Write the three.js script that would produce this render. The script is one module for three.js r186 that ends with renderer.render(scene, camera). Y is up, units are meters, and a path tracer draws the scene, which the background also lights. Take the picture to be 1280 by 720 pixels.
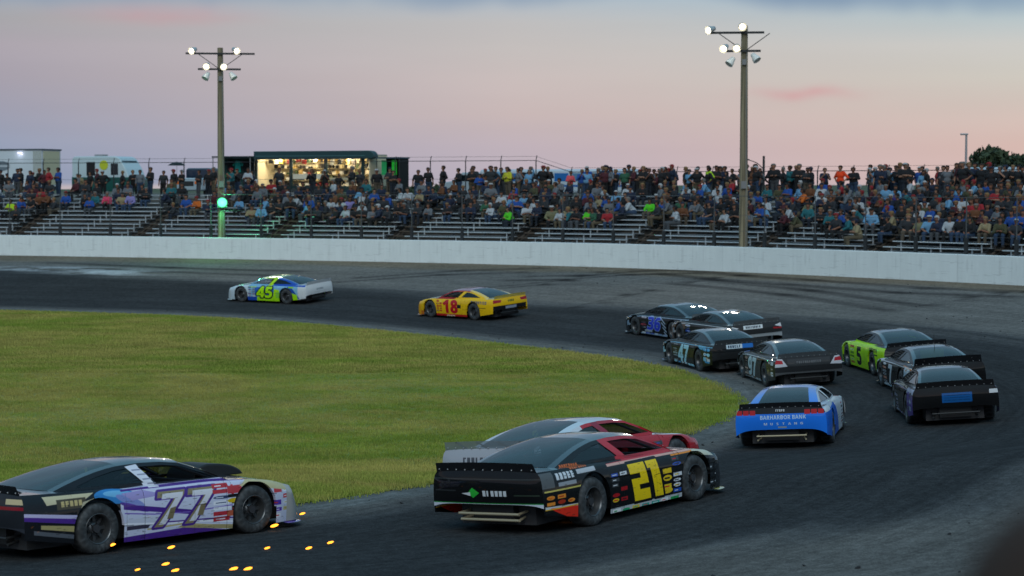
import * as THREE from 'three';
import { mergeGeometries, mergeVertices } from 'three/addons/utils/BufferGeometryUtils.js';
import { MarchingCubes } from 'three/addons/objects/MarchingCubes.js';
import { RoundedBoxGeometry } from 'three/addons/geometries/RoundedBoxGeometry.js';

// ---------------------------------------------------------------- camera, sky, sun, exposure
const scene = new THREE.Scene();
const F = 2500, CX = 640, CY = 360, HZ = 231, EYE = 5.7;      // focal length in px of a 1280x720 frame, horizon row, eye height
const PITCH = Math.atan((CY - HZ) / F);
const camera = new THREE.PerspectiveCamera(2 * Math.atan(CY / F) * 180 / Math.PI, 16 / 9, 0.2, 4000);
camera.position.set(0, EYE, 0);
camera.rotation.x = -PITCH;
camera.focus = 36; camera.userData.fStop = 2.2;
const renderer = new THREE.WebGLRenderer({ antialias: true });
renderer.toneMapping = THREE.LinearToneMapping;
renderer.toneMappingExposure = 1.0;
renderer.shadowMap.enabled = true;
const SUN_AZ = 183, SUN_EL = 40, SUN_I = 1.2;                 // afterglow of the set sun, behind the photographer
const S2L = v => { v /= 255; return v <= 0.04045 ? v / 12.92 : Math.pow((v + 0.055) / 1.055, 2.4); };
const rgb = (r, g, b) => [S2L(r), S2L(g), S2L(b)];
const D2R = Math.PI / 180, clamp = (v, a = 0, b = 1) => Math.min(b, Math.max(a, v)), lerp = (a, b, t) => a + (b - a) * t;
const smooth = (a, b, v) => { const t = clamp((v - a) / (b - a)); return t * t * (3 - 2 * t); };
let seedState = 12345;
const rnd = () => { seedState = (seedState * 1664525 + 1013904223) >>> 0; return seedState / 4294967296; };
const seed = s => { seedState = s >>> 0; };
const hash2 = (x, y) => { let h = (x * 374761393 + y * 668265263) | 0; h = Math.imul(h ^ (h >>> 13), 1274126177); return ((h ^ (h >>> 16)) >>> 0) / 4294967296; };
const vnoise = (x, y) => { const i = Math.floor(x), j = Math.floor(y), fx = x - i, fy = y - j, u = fx * fx * (3 - 2 * fx), v = fy * fy * (3 - 2 * fy);
  return lerp(lerp(hash2(i, j), hash2(i + 1, j), u), lerp(hash2(i, j + 1), hash2(i + 1, j + 1), u), v); };
const fbm = (x, y, o = 4) => { let s = 0, a = 0.5, n = 0; for (let k = 0; k < o; k++) { s += a * vnoise(x, y); n += a; x = x * 2.03 + 17.1; y = y * 2.03 + 9.7; a *= 0.5; } return s / n; };

{ // dusk sky: pink band opposite the set sun, grey-blue cloud deck above
  const W = 4096, H = 2048, data = new Float32Array(W * H * 4);
  const stops = [ // elevation, colours at azimuth -11, 0, +11 degrees from the view direction
    [0, rgb(150, 157, 180), rgb(182, 172, 184), rgb(206, 180, 178)],
    [1.1, rgb(160, 163, 182), rgb(191, 177, 185), rgb(210, 184, 179)],
    [2.0, rgb(169, 165, 178), rgb(201, 184, 183), rgb(208, 190, 183)],
    [3.0, rgb(176, 168, 176), rgb(203, 190, 188), rgb(204, 197, 189)],
    [3.9, rgb(178, 171, 177), rgb(198, 192, 190), rgb(202, 200, 196)],
    [4.6, rgb(172, 171, 174), rgb(192, 190, 190), rgb(186, 196, 199)],
    [5.3, rgb(166, 176, 187), rgb(176, 188, 198), rgb(170, 192, 204)],
    [10, rgb(148, 182, 200), rgb(148, 184, 202), rgb(148, 186, 204)],
    [25, rgb(122, 180, 208), rgb(122, 180, 208), rgb(122, 180, 208)],
    [90, rgb(100, 168, 212), rgb(100, 168, 212), rgb(100, 168, 212)]];
  const west = rgb(250, 214, 182), cloud = rgb(122, 146, 174), cloudLit = rgb(196, 160, 170);
  const c = [0, 0, 0];
  const xs = new Float32Array(W);
  for (let j = 0; j < H; j++) {
    const el = ((j + 0.5) / H - 0.5) * 180, e = Math.max(el, 0);
    let k = 0; while (k < stops.length - 2 && e > stops[k + 1][0]) k++;
    const t = clamp((e - stops[k][0]) / (stops[k + 1][0] - stops[k][0]));
    for (let i = 0; i < W; i++) {
      const phi = ((i + 0.5) / W - 0.5) * 2 * Math.PI;      // atan2(z, x)
      let az = phi / D2R + 90; if (az > 180) az -= 360;      // 0 along -z, + to the right
      const q = clamp(az / 11.3, -1.3, 1.3), a0 = q < 0 ? 1 : 2, w = Math.abs(q) * 1;
      for (let n = 0; n < 3; n++) {
        const lo = q < 0 ? lerp(stops[k][2][n], stops[k][1][n], w) : lerp(stops[k][2][n], stops[k][3][n], w);
        const hi = q < 0 ? lerp(stops[k + 1][2][n], stops[k + 1][1][n], w) : lerp(stops[k + 1][2][n], stops[k + 1][3][n], w);
        c[n] = lerp(lo, hi, t);
      }
      const back = Math.max(0, -Math.cos(az * D2R));
      const glow = back * back * Math.exp(-e / 22) * 0.3;
      if (el > -0.2) {
        const X = az * 0.16, cl = fbm(X + 40, e * 0.55 + 3, 5), edge = 4.75 + (fbm(az * 0.22 + 7, 2.5, 4) - 0.5) * 1.6;
        let m = smooth(edge, edge + 0.7, e) * clamp(0.35 + cl * 1.0) * (e > 12 ? lerp(1, 0.3, smooth(12, 30, e)) : 1);
        m *= 0.85;
        for (let n = 0; n < 3; n++) c[n] = lerp(c[n], cloud[n], m);
        const pinkA = Math.exp(-(((az - 8.3) / 1.3) ** 2) - (((e - 2.58 - 0.06 * Math.sin(az * 3)) / 0.16) ** 2)) * 0.42;
        const pinkB = Math.exp(-(((az + 10) / 2.3) ** 2) - (((e - 4.75) / 0.28) ** 2)) * 0.3;
        const p = (pinkA + pinkB) * (0.6 + 0.8 * fbm(az * 1.6, e * 6, 3));
        const pk = rgb(214, 138, 146);
        for (let n = 0; n < 3; n++) c[n] = lerp(c[n], pk[n], clamp(p));
        const stv = (fbm(az * 0.12 + 3, e * 1.7, 4) - 0.5) * 0.07;
        for (let n = 0; n < 3; n++) c[n] *= 1 + stv;
      }
      const o = (j * W + i) * 4;
      for (let n = 0; n < 3; n++) data[o + n] = c[n] + west[n] * glow;
      data[o + 3] = 1;
    }
  }
  const tex = new THREE.DataTexture(data, W, H, THREE.RGBAFormat, THREE.FloatType);
  tex.mapping = THREE.EquirectangularReflectionMapping; tex.magFilter = THREE.LinearFilter; tex.minFilter = THREE.LinearFilter; tex.needsUpdate = true;
  scene.background = tex; scene.environment = tex;
}
const sun = new THREE.DirectionalLight(new THREE.Color().setRGB(0.97, 1.0, 0.97), SUN_I);
{ const a = SUN_AZ * D2R, e = SUN_EL * D2R; sun.position.set(Math.sin(a) * Math.cos(e) * 150, Math.sin(e) * 150, -Math.cos(a) * Math.cos(e) * 150 - 60); sun.target.position.set(0, 0, -60);
  sun.castShadow = true; sun.shadow.radius = 60; Object.assign(sun.shadow.camera, { left: -80, right: 80, top: 80, bottom: -80, near: 1, far: 400 }); sun.shadow.mapSize.set(2048, 2048);
  scene.add(sun, sun.target); }

// ---------------------------------------------------------------- helpers
const names = new Map();
const numbered = n => { const k = names.get(n) || 0; names.set(n, k + 1); return k ? `${n}_${String(k).padStart(3, '0')}` : n; };
const tag = (o, label, category, group, kind) => { if (label) o.userData.label = label; if (category) o.userData.category = category; if (group) o.userData.group = group; if (kind) o.userData.kind = kind; return o; };
const top = (o, name) => { o.name = numbered(name); scene.add(o); return o; };
const shade = o => { o.traverse(m => { if (m.isMesh) { m.castShadow = true; m.receiveShadow = true; } }); return o; };
const part = (parent, name, geo, mat) => { const m = new THREE.Mesh(geo, mat); m.name = name; m.castShadow = m.receiveShadow = true; parent.add(m); return m; };
const matCache = new Map();
const mat = (r, g, b, rough = 0.8, extra) => { const key = [r, g, b, rough, JSON.stringify(extra || 0)].join(); if (!matCache.has(key)) { const p = extra && (extra.clearcoat || extra.transmission || extra.sheen); const m = p ? new THREE.MeshPhysicalMaterial() : new THREE.MeshStandardMaterial(); m.color.setRGB(r, g, b); m.roughness = rough; m.side = THREE.DoubleSide; if (extra) Object.assign(m, extra); matCache.set(key, m); } return matCache.get(key); };
const hexm = (hex, rough = 0.8, extra) => { const c = new THREE.Color(hex); return mat(c.r, c.g, c.b, rough, extra); };
const box = (x0, x1, y0, y1, z0, z1) => new THREE.BoxGeometry(x1 - x0, y1 - y0, z1 - z0).translate((x0 + x1) / 2, (y0 + y1) / 2, (z0 + z1) / 2);
const tube = (a, b, r, n = 8, r2 = r) => { const A = new THREE.Vector3(...a), B = new THREE.Vector3(...b), d = B.clone().sub(A), g = new THREE.CylinderGeometry(r2, r, d.length(), n);
  g.applyQuaternion(new THREE.Quaternion().setFromUnitVectors(new THREE.Vector3(0, 1, 0), d.clone().normalize())); g.translate((A.x + B.x) / 2, (A.y + B.y) / 2, (A.z + B.z) / 2); return g; };
const plain = g => { const q = g.index ? g.toNonIndexed() : g; for (const k of Object.keys(q.attributes)) if (!['position', 'normal', 'uv'].includes(k)) q.deleteAttribute(k); if (!q.attributes.uv) q.setAttribute('uv', new THREE.BufferAttribute(new Float32Array(q.attributes.position.count * 2), 2)); return q; };
const merge = list => mergeGeometries(list.map(plain));
function grid(nu, nv, fn, uvfn) { // fn(u, v) -> [x, y, z]
  const pos = [], uv = [], idx = [];
  for (let j = 0; j <= nv; j++) for (let i = 0; i <= nu; i++) { const p = fn(i / nu, j / nv); pos.push(...p); const t = uvfn ? uvfn(p, i / nu, j / nv) : [i / nu, j / nv]; uv.push(t[0], t[1]); }
  for (let j = 0; j < nv; j++) for (let i = 0; i < nu; i++) { const a = j * (nu + 1) + i, b = a + 1, c = a + nu + 1, d = c + 1; idx.push(a, b, d, a, d, c); }
  const g = new THREE.BufferGeometry(); g.setAttribute('position', new THREE.Float32BufferAttribute(pos, 3)); g.setAttribute('uv', new THREE.Float32BufferAttribute(uv, 2)); g.setIndex(idx); g.computeVertexNormals(); return g;
}
function noiseTex(size, fn, srgb = true) { const d = new Uint8Array(size * size * 4); for (let j = 0; j < size; j++) for (let i = 0; i < size; i++) { const c = fn(i / size, j / size); const o = (j * size + i) * 4; d[o] = clamp(c[0]) * 255; d[o + 1] = clamp(c[1]) * 255; d[o + 2] = clamp(c[2]) * 255; d[o + 3] = 255; }
  const t = new THREE.DataTexture(d, size, size); t.wrapS = t.wrapT = THREE.RepeatWrapping; t.magFilter = THREE.LinearFilter; t.minFilter = THREE.LinearMipmapLinearFilter; t.generateMipmaps = true; if (srgb) t.colorSpace = THREE.SRGBColorSpace; t.needsUpdate = true; return t; }
// tileable value noise on the unit square
const tnoise = (u, v, n, m = n, s = 0) => { const x = u * n, y = v * m, i = Math.floor(x), j = Math.floor(y), fx = x - i, fy = y - j, a = fx * fx * (3 - 2 * fx), b = fy * fy * (3 - 2 * fy), w = (p, q) => hash2(((p % n) + n) % n + s * 131, ((q % m) + m) % m + s * 71); return lerp(lerp(w(i, j), w(i + 1, j), a), lerp(w(i, j + 1), w(i + 1, j + 1), a), b); };
function canvas(w, h) { const c = document.createElement('canvas'); c.width = w; c.height = h; return [c, c.getContext('2d')]; }
function ctex(c) { const t = new THREE.CanvasTexture(c); t.colorSpace = THREE.SRGBColorSpace; t.anisotropy = 4; return t; }

// pixel of the photograph -> world ray; world -> pixel
const cp = Math.cos(PITCH), sp = Math.sin(PITCH);
function ray(px, py) { const x = (px - CX) / F, y = -(py - CY) / F; return new THREE.Vector3(x, y * cp - sp, -(cp + y * sp)); }
function project(p) { const dx = p.x, dy = p.y - EYE, dz = -p.z; const depth = dz * cp - dy * sp, up = dy * cp + dz * sp; return [CX + F * dx / depth, CY - F * up / depth, depth]; }

// ---------------------------------------------------------------- the oval: inner and outer edge (x, distance), near side to far side
const PAIRS = [[-100, 6, -92, -16], [-60, 15, -53.2, -5.9], [-25, 27, -16.8, 6.6], [-10, 32.2, 1, 13.1], [-3.84, 35.5, 9.7, 18.2], [0.98, 40.8, 17.8, 26.7], [3.57, 44.7, 22.6, 33.7], [5.55, 49.8, 26.6, 45.2], [5.95, 53.5, 27.2, 55.4], [5.1, 60.4, 25.6, 66.8], [3.1, 65.4, 23.2, 74.4], [-1.15, 72, 16.7, 84.2], [-7.7, 80.5, 7.4, 94.6], [-13.4, 85.6, -2, 101.4], [-22.9, 89.9, -14.6, 107.5], [-34, 93, -29.1, 113.6], [-60, 98, -56, 121.5], [-100, 103, -97, 128]];
const baseY = z => 0.6 * (1 - smooth(31, 42, -z));          // the near side of the oval lies a little higher
for (const p of PAIRS) { let d = p[1]; for (let k = 0; k < 12; k++) d = p[1] * (EYE - baseY(-d)) / EYE; const f = d / p[1], dx = p[0] * f - p[0], dz = d - p[1]; p[0] += dx; p[1] += dz; p[2] += dx; p[3] += dz; }
const inC = new THREE.CatmullRomCurve3(PAIRS.map(p => new THREE.Vector3(p[0], 0, -p[1])), false, 'centripetal');
const outC = new THREE.CatmullRomCurve3(PAIRS.map(p => new THREE.Vector3(p[2], 0, -p[3])), false, 'centripetal');
const NU = 900, IN = [], OUT = [];
for (let i = 0; i <= NU; i++) { IN.push(inC.getPoint(i / NU)); OUT.push(outC.getPoint(i / NU)); }
const LEN = [0]; for (let i = 1; i <= NU; i++) LEN.push(LEN[i - 1] + 0.5 * (IN[i].distanceTo(IN[i - 1]) + OUT[i].distanceTo(OUT[i - 1])));
const WALL_Y = 1.7, WALL_H = 1.15;
const bank = (t, z) => WALL_Y * Math.pow(clamp(t), 1.2) + baseY(z);
function locate(x, z) { // nearest (index, t across the track)
  let best = 1e9, bi = 0, bt = 0;
  for (let i = 0; i <= NU; i++) { const a = IN[i], b = OUT[i], ex = b.x - a.x, ez = b.z - a.z, L2 = ex * ex + ez * ez, t = ((x - a.x) * ex + (z - a.z) * ez) / L2, px = a.x + ex * t - x, pz = a.z + ez * t - z, d = px * px + pz * pz; if (d < best && t > -0.35 && t < 1.6) { best = d; bi = i; bt = t; } }
  return [bi, bt];
}
function onTrack(px, py) { const r = ray(px, py), gap = q => { const x = r.x * q, z = r.z * q; return EYE + r.y * q - bank(locate(x, z)[1], z); }; let a = 20, b = 20; while (b < 135 && gap(b) > 0) { a = b; b += 0.7; } for (let k = 0; k < 22; k++) { const m = (a + b) / 2; gap(m) > 0 ? a = m : b = m; } const x = r.x * a, z = r.z * a; return new THREE.Vector3(x, bank(locate(x, z)[1], z), z); }
const lenAt = (i) => LEN[i];

// ---------------------------------------------------------------- ground
const asphaltTex = noiseTex(1024, (u, v) => { const g = tnoise(u, v, 512, 512, 1) * 0.35 + tnoise(u, v, 200, 256, 2) * 0.2 + tnoise(u, v, 8, 128, 3) * 0.14 + tnoise(u, v, 3, 40, 4) * 0.12 + tnoise(u, v, 60, 60, 7) * 0.19; const k = 0.62 + 0.5 * (g - 0.5) + (hash2((u * 1024) | 0, (v * 1024) | 0) > 0.985 ? 0.14 : 0); return [k, k * 1.005, k * 1.01]; });
const asphaltBump = noiseTex(512, (u, v) => { const g = tnoise(u, v, 256, 256, 5) * 0.6 + tnoise(u, v, 90, 90, 6) * 0.4; return [g, g, g]; }, false);
{ // race track with rubbered groove, dust and tyre marks
  const t2 = asphaltTex; t2.repeat.set(1 / 7, 1 / 7);
  const b2 = asphaltBump; b2.repeat.set(1 / 1.6, 1 / 1.6);
  const m = new THREE.MeshPhysicalMaterial({ map: t2, bumpMap: b2, bumpScale: 0.004, vertexColors: true, roughness: 0.95, specularIntensity: 0.0, side: THREE.DoubleSide });
  const lim = [[0, 338], [160, 347], [320, 354], [480, 364], [640, 378], [800, 386], [960, 396], [1100, 405], [1280, 425], [1280, 628], [860, 692], [560, 740]].map(p => { const q = onTrack(p[0], p[1]), [i, t] = locate(q.x, q.z); return [LEN[i], t * IN[i].distanceTo(OUT[i])]; }).sort((a, b) => a[0] - b[0]);
  const upper = s => { let k = 0; while (k < lim.length - 2 && s > lim[k + 1][0]) k++; return lerp(lim[k][1], lim[k + 1][1], smooth(lim[k][0], lim[k + 1][0], s)); };
  const NT = 150, pos = [], col = [], uv = [], idx = [];
  // rubber laid by sliding cars in the upper lane: polylines in photo pixels brought onto the track
  const strokes = [[[600, 362], [690, 353], [745, 343], [800, 336]], [[650, 348], [720, 347], [800, 341], [880, 339]], [[735, 381], [800, 366], [880, 350], [940, 341]], [[840, 340], [910, 347], [1000, 353], [1140, 363], [1280, 368]], [[1180, 378], [1240, 369], [1300, 362]], [[860, 352], [1000, 366], [1130, 385]], [[60, 331], [200, 337], [360, 342]], [[440, 350], [560, 341], [660, 338]]]
    .map(l => l.map(p => { const q = onTrack(p[0], p[1]); const [i, t] = locate(q.x, q.z); return [LEN[i], t]; }));
  const dust = [[40, 336, 1.8], [75, 336, 3.2], [100, 337, 4], [112, 340, 3], [140, 342, 2]].map(p => { const q = onTrack(p[0], p[1]); const [i, t] = locate(q.x, q.z); return [LEN[i], t, p[2]]; });
  for (let i = 0; i <= NU; i++) for (let j = 0; j <= NT; j++) {
    const t = j / NT, a = IN[i], b = OUT[i], w = a.distanceTo(b), T = t * w, s = LEN[i];
    pos.push(lerp(a.x, b.x, t), bank(t, lerp(a.z, b.z, t)), lerp(a.z, b.z, t)); uv.push(s, T);
    const wob = (fbm(s * 0.035, T * 0.5 + 20, 3) - 0.5) * 2.6 + (fbm(s * 0.02 + 9, T * 2.1, 2) - 0.5) * 1.4;
    const groove = smooth(0.9, 2.6, T + wob * 0.3) * (1 - smooth(-1.3, 1.3, T - upper(s) + wob * 0.7));
    let k = lerp(0.135, 0.044, groove);
    k *= 0.88 + 0.24 * fbm(s * 0.045, T * 2.0, 4); k *= 0.93 + 0.14 * fbm(s * 0.3 + 3, T * 0.9 + 40, 4); if (s < 115) k *= lerp(0.86, 1, groove);
    k *= 0.9 + 0.2 * fbm(s * 0.4 + 50, T * 0.4, 3);
    const wd = smooth(2.6, 1.2, w - T + (fbm(s * 0.2, 7, 3) - 0.5) * 1.6); let warm = (1 - groove) * 0.7 + wd;
    let r = k * (0.97 + 0.14 * warm), g = k, bl = k * (1.03 - 0.16 * warm);
    const ap = 1 - smooth(0.9, 1.5, T + (fbm(s * 0.6, 4, 3) - 0.5) * 0.7);
    if (ap > 0) { const c = 0.135 + 0.06 * (fbm(s * 1.3, T * 1.3 + 70, 3) - 0.5); r = lerp(r, c, ap); g = lerp(g, c, ap); bl = lerp(bl, c * 0.95, ap); }
    for (const st of strokes) for (let q = 0; q < st.length - 1; q++) { const A = st[q], B = st[q + 1]; const f = clamp((s - A[0]) / ((B[0] - A[0]) || 1e-6)); const tc = lerp(A[1], B[1], f) * w; const ds = s < Math.min(A[0], B[0]) ? Math.min(A[0], B[0]) - s : s > Math.max(A[0], B[0]) ? s - Math.max(A[0], B[0]) : 0; if (ds > 1) continue; const d = Math.min(Math.abs(T - tc - 0.75), Math.abs(T - tc + 0.75)); const mm = (1 - smooth(0.15, 0.5, d)) * (1 - ds) * (0.35 + 0.5 * fbm(s * 0.3, T * 3 + q, 2)); r *= 1 - 0.7 * mm; g *= 1 - 0.7 * mm; bl *= 1 - 0.68 * mm; }
    for (const d of dust) { const mm = Math.exp(-(((s - d[0]) / d[2]) ** 2) - ((((t - d[1]) * w) / 0.7) ** 2)) * smooth(0.3, 0.6, fbm(s * 0.7, T * 1.9, 4)) * 0.75; r = lerp(r, 0.42, mm); g = lerp(g, 0.43, mm); bl = lerp(bl, 0.44, mm); }
    col.push(r / 0.35, g / 0.35, bl / 0.35);
  }
  for (let i = 0; i < NU; i++) for (let j = 0; j < NT; j++) { const a = i * (NT + 1) + j, b = a + 1, c = a + NT + 1, d = c + 1; idx.push(a, b, d, a, d, c); }
  const g = new THREE.BufferGeometry(); g.setAttribute('position', new THREE.Float32BufferAttribute(pos, 3)); g.setAttribute('color', new THREE.Float32BufferAttribute(col, 3)); g.setAttribute('uv', new THREE.Float32BufferAttribute(uv, 2)); g.setIndex(idx); g.computeVertexNormals();
  // fold winding upwards
  const n = g.attributes.normal; if (n.getY(1000) < 0) { for (let i = 0; i < n.count; i++) n.setXYZ(i, -n.getX(i), -n.getY(i), -n.getZ(i)); for (let k = 0; k < idx.length; k += 3) { const q = idx[k]; idx[k] = idx[k + 1]; idx[k + 1] = q; } g.setIndex(idx); }
  const o = new THREE.Mesh(g, m); o.receiveShadow = true; top(o, 'race_track'); tag(o, 'banked asphalt oval with dark rubbered racing groove', 'track', null, 'structure');
}
const inPoly = (x, z) => { let c = false; for (let i = 0, j = IN.length - 1; i < IN.length; j = i++) { const a = IN[i], b = IN[j]; if ((a.z > z) !== (b.z > z) && x < (b.x - a.x) * (z - a.z) / (b.z - a.z) + a.x) c = !c; } return c; };
const grassTone = (x, z) => { // straw, clover and worn patches
  const a = fbm(x * 0.1 + 3, z * 0.13, 4), b = fbm(x * 0.45, z * 0.7 + 30, 4), st = fbm(x * 0.9 + 60, z * 1.6, 3);
  const straw = clamp(smooth(0.36, 0.66, a) * 0.5 + smooth(0.4, 0.62, b) * 0.5 + smooth(0.42, 0.7, st) * 0.4 - 0.04);
  return straw; };
{ // mown infield
  const pos = [], col = [], uv = [], idx = [], K = 60, S = new THREE.Vector3(-55, 0, -58);
  const step = 3, M = Math.floor(NU / step);
  for (let i = 0; i <= M; i++) for (let j = 0; j <= K; j++) { const f = Math.pow(j / K, 1.3) , a = IN[i * step]; const x = lerp(a.x, S.x, f), z = lerp(a.z, S.z, f); const y = baseY(z) + 0.012 + 0.05 * smooth(0, 0.03, f) * fbm(x * 0.2, z * 0.2, 3); pos.push(x, y, z); uv.push(x, z); const st = grassTone(x, z), v = 0.75 + 0.5 * fbm(x * 1.7, z * 1.7, 3); col.push(lerp(0.14, 0.24, st) * v, lerp(0.2, 0.22, st) * v, lerp(0.024, 0.046, st) * v); }
  for (let i = 0; i < M; i++) for (let j = 0; j < K; j++) { const a = i * (K + 1) + j, b = a + 1, c = a + K + 1, d = c + 1; idx.push(a, d, b, a, c, d); }
  const g = new THREE.BufferGeometry(); g.setAttribute('position', new THREE.Float32BufferAttribute(pos, 3)); g.setAttribute('color', new THREE.Float32BufferAttribute(col, 3)); g.setAttribute('uv', new THREE.Float32BufferAttribute(uv, 2)); g.setIndex(idx); g.computeVertexNormals();
  const n = g.attributes.normal; if (n.getY(500) < 0) for (let i = 0; i < n.count; i++) n.setXYZ(i, -n.getX(i), -n.getY(i), -n.getZ(i));
  const o = new THREE.Mesh(g, new THREE.MeshStandardMaterial({ vertexColors: true, roughness: 1, side: THREE.DoubleSide })); o.receiveShadow = true; top(o, 'infield_ground'); tag(o, 'mown infield soil and thatch inside the oval', 'ground', null, 'structure');
}
{ // short grass
  seed(77);
  const blade = []; for (let k = 0; k < 5; k++) { const a = k * 1.26 + 0.4, h = 0.055 + 0.03 * hash2(k, 5), w = 0.006, lx = Math.cos(a) * 0.03, lz = Math.sin(a) * 0.03, ox = Math.cos(a * 2.3) * 0.025, oz = Math.sin(a * 2.3) * 0.025; const g = new THREE.BufferGeometry(); const px = -Math.sin(a) * w, pz = Math.cos(a) * w; g.setAttribute('position', new THREE.Float32BufferAttribute([ox - px, 0, oz - pz, ox + px, 0, oz + pz, ox + lx + px * 0.3, h, oz + lz + pz * 0.3], 3)); g.computeVertexNormals(); blade.push(g); }
  const g = mergeGeometries(blade); const N = 300000;
  const im = new THREE.InstancedMesh(g, new THREE.MeshPhysicalMaterial({ color: 0xffffff, roughness: 0.95, specularIntensity: 0.1, side: THREE.DoubleSide, transmission: 0.35, thickness: 0 }), N);
  const M = new THREE.Matrix4(), Q = new THREE.Quaternion(), Y = new THREE.Vector3(0, 1, 0), P = new THREE.Vector3(), Sc = new THREE.Vector3(), C = new THREE.Color(); let n = 0, tries = 0;
  while (n < N && tries < N * 8) { tries++; const d = 27 + 66 * Math.pow(rnd(), 1.7), x = -30 + 38 * rnd(), px = CX + F * x / d; if (px < -90 || px > 980) continue; const jx = (rnd() - 0.5) * 0.6; if (!inPoly(x + jx, -d + (rnd() - 0.5) * 0.6)) continue; const s = (0.6 + rnd() * 0.8) * (d > 60 ? 1.25 : 1); P.set(x, baseY(-d) + 0.02, -d); Q.setFromAxisAngle(Y, rnd() * 6.28); Sc.set(s * (d > 60 ? 1.8 : 1.2), s, s * (d > 60 ? 1.8 : 1.2)); M.compose(P, Q, Sc); im.setMatrixAt(n, M); const st = clamp(grassTone(x, -d) + (rnd() - 0.5) * 0.5), v = (0.75 + 0.5 * rnd()) * (0.76 + 0.48 * fbm(x * 0.7 + 11, -d * 1.1, 4)); C.setRGB(lerp(0.275, 0.47, st) * v, lerp(0.34, 0.39, st) * v, lerp(0.05, 0.11, st) * v); im.setColorAt(n, C); n++; }
  im.count = n; im.castShadow = im.receiveShadow = true; top(im, 'infield_grass'); tag(im, 'short mown green grass with straw coloured patches on the infield', 'grass', null, 'stuff');
}
{ seed(4242); const g = new THREE.IcosahedronGeometry(0.018, 0).scale(1.6, 0.7, 1), N = 1100, im = new THREE.InstancedMesh(g, mat(0.015, 0.015, 0.016, 0.9), N), M = new THREE.Matrix4(), q = new THREE.Quaternion(), e = new THREE.Euler(); let n = 0;
  for (let k = 0; k < N; k++) { const i = Math.floor(NU * (0.16 + 0.8 * rnd())), t = rnd() < 0.8 ? 0.5 + 0.48 * rnd() : 0.03 + 0.07 * rnd(), a = IN[i], b = OUT[i], x = lerp(a.x, b.x, t), z = lerp(a.z, b.z, t), sc = 0.35 + 1.3 * rnd() ** 3; e.set(rnd() * 0.5, rnd() * 6.3, rnd() * 0.5); q.setFromEuler(e); M.compose(new THREE.Vector3(x, bank(t, z) + 0.008 * sc, z), q, new THREE.Vector3(sc, sc, sc)); im.setMatrixAt(n++, M); }
  im.count = n; im.castShadow = im.receiveShadow = true; top(im, 'rubber_crumbs'); tag(im, 'black crumbs of tyre rubber scattered over the upper lane', 'debris', null, 'stuff'); }
// frame along the outer wall: offset o outwards from the wall line, at arc length a
const WL = [0]; for (let i = 1; i <= NU; i++) WL.push(WL[i - 1] + OUT[i].distanceTo(OUT[i - 1]));
function wallAt(a, o = 0, y = 0) { let lo = 0, hi = NU; while (hi - lo > 1) { const m = (lo + hi) >> 1; if (WL[m] <= a) lo = m; else hi = m; } const f = (a - WL[lo]) / (WL[hi] - WL[lo]), p = OUT[lo].clone().lerp(OUT[hi], f);
  const i0 = Math.max(0, lo - 4), i1 = Math.min(NU, hi + 4), tx = OUT[i1].x - OUT[i0].x, tz = OUT[i1].z - OUT[i0].z, l = Math.hypot(tx, tz); const n = new THREE.Vector3(-tz / l, 0, tx / l); // outwards
  return { p: new THREE.Vector3(p.x + n.x * o, y, p.z + n.z * o), n, t: new THREE.Vector3(tx / l, 0, tz / l) }; }
function arcAtPixel(px, o, y) { let lo = WL[Math.floor(NU * 0.5)], hi = WL[NU] * 0.985; for (let k = 0; k < 40; k++) { const m = (lo + hi) / 2; project(wallAt(m, o, y).p)[0] > px ? lo = m : hi = m; } return (lo + hi) / 2; }
const A_RIGHT = arcAtPixel(1420, 0, WALL_Y), A_LEFT = arcAtPixel(-170, 0, WALL_Y);
const STAND_O = 1.5, RUN = 0.62, RISE = 0.232, SEAT0 = 3.02, ROWS = 10, TERR = 4.92, TERR_O = STAND_O + RUN * ROWS + 0.5;
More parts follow.
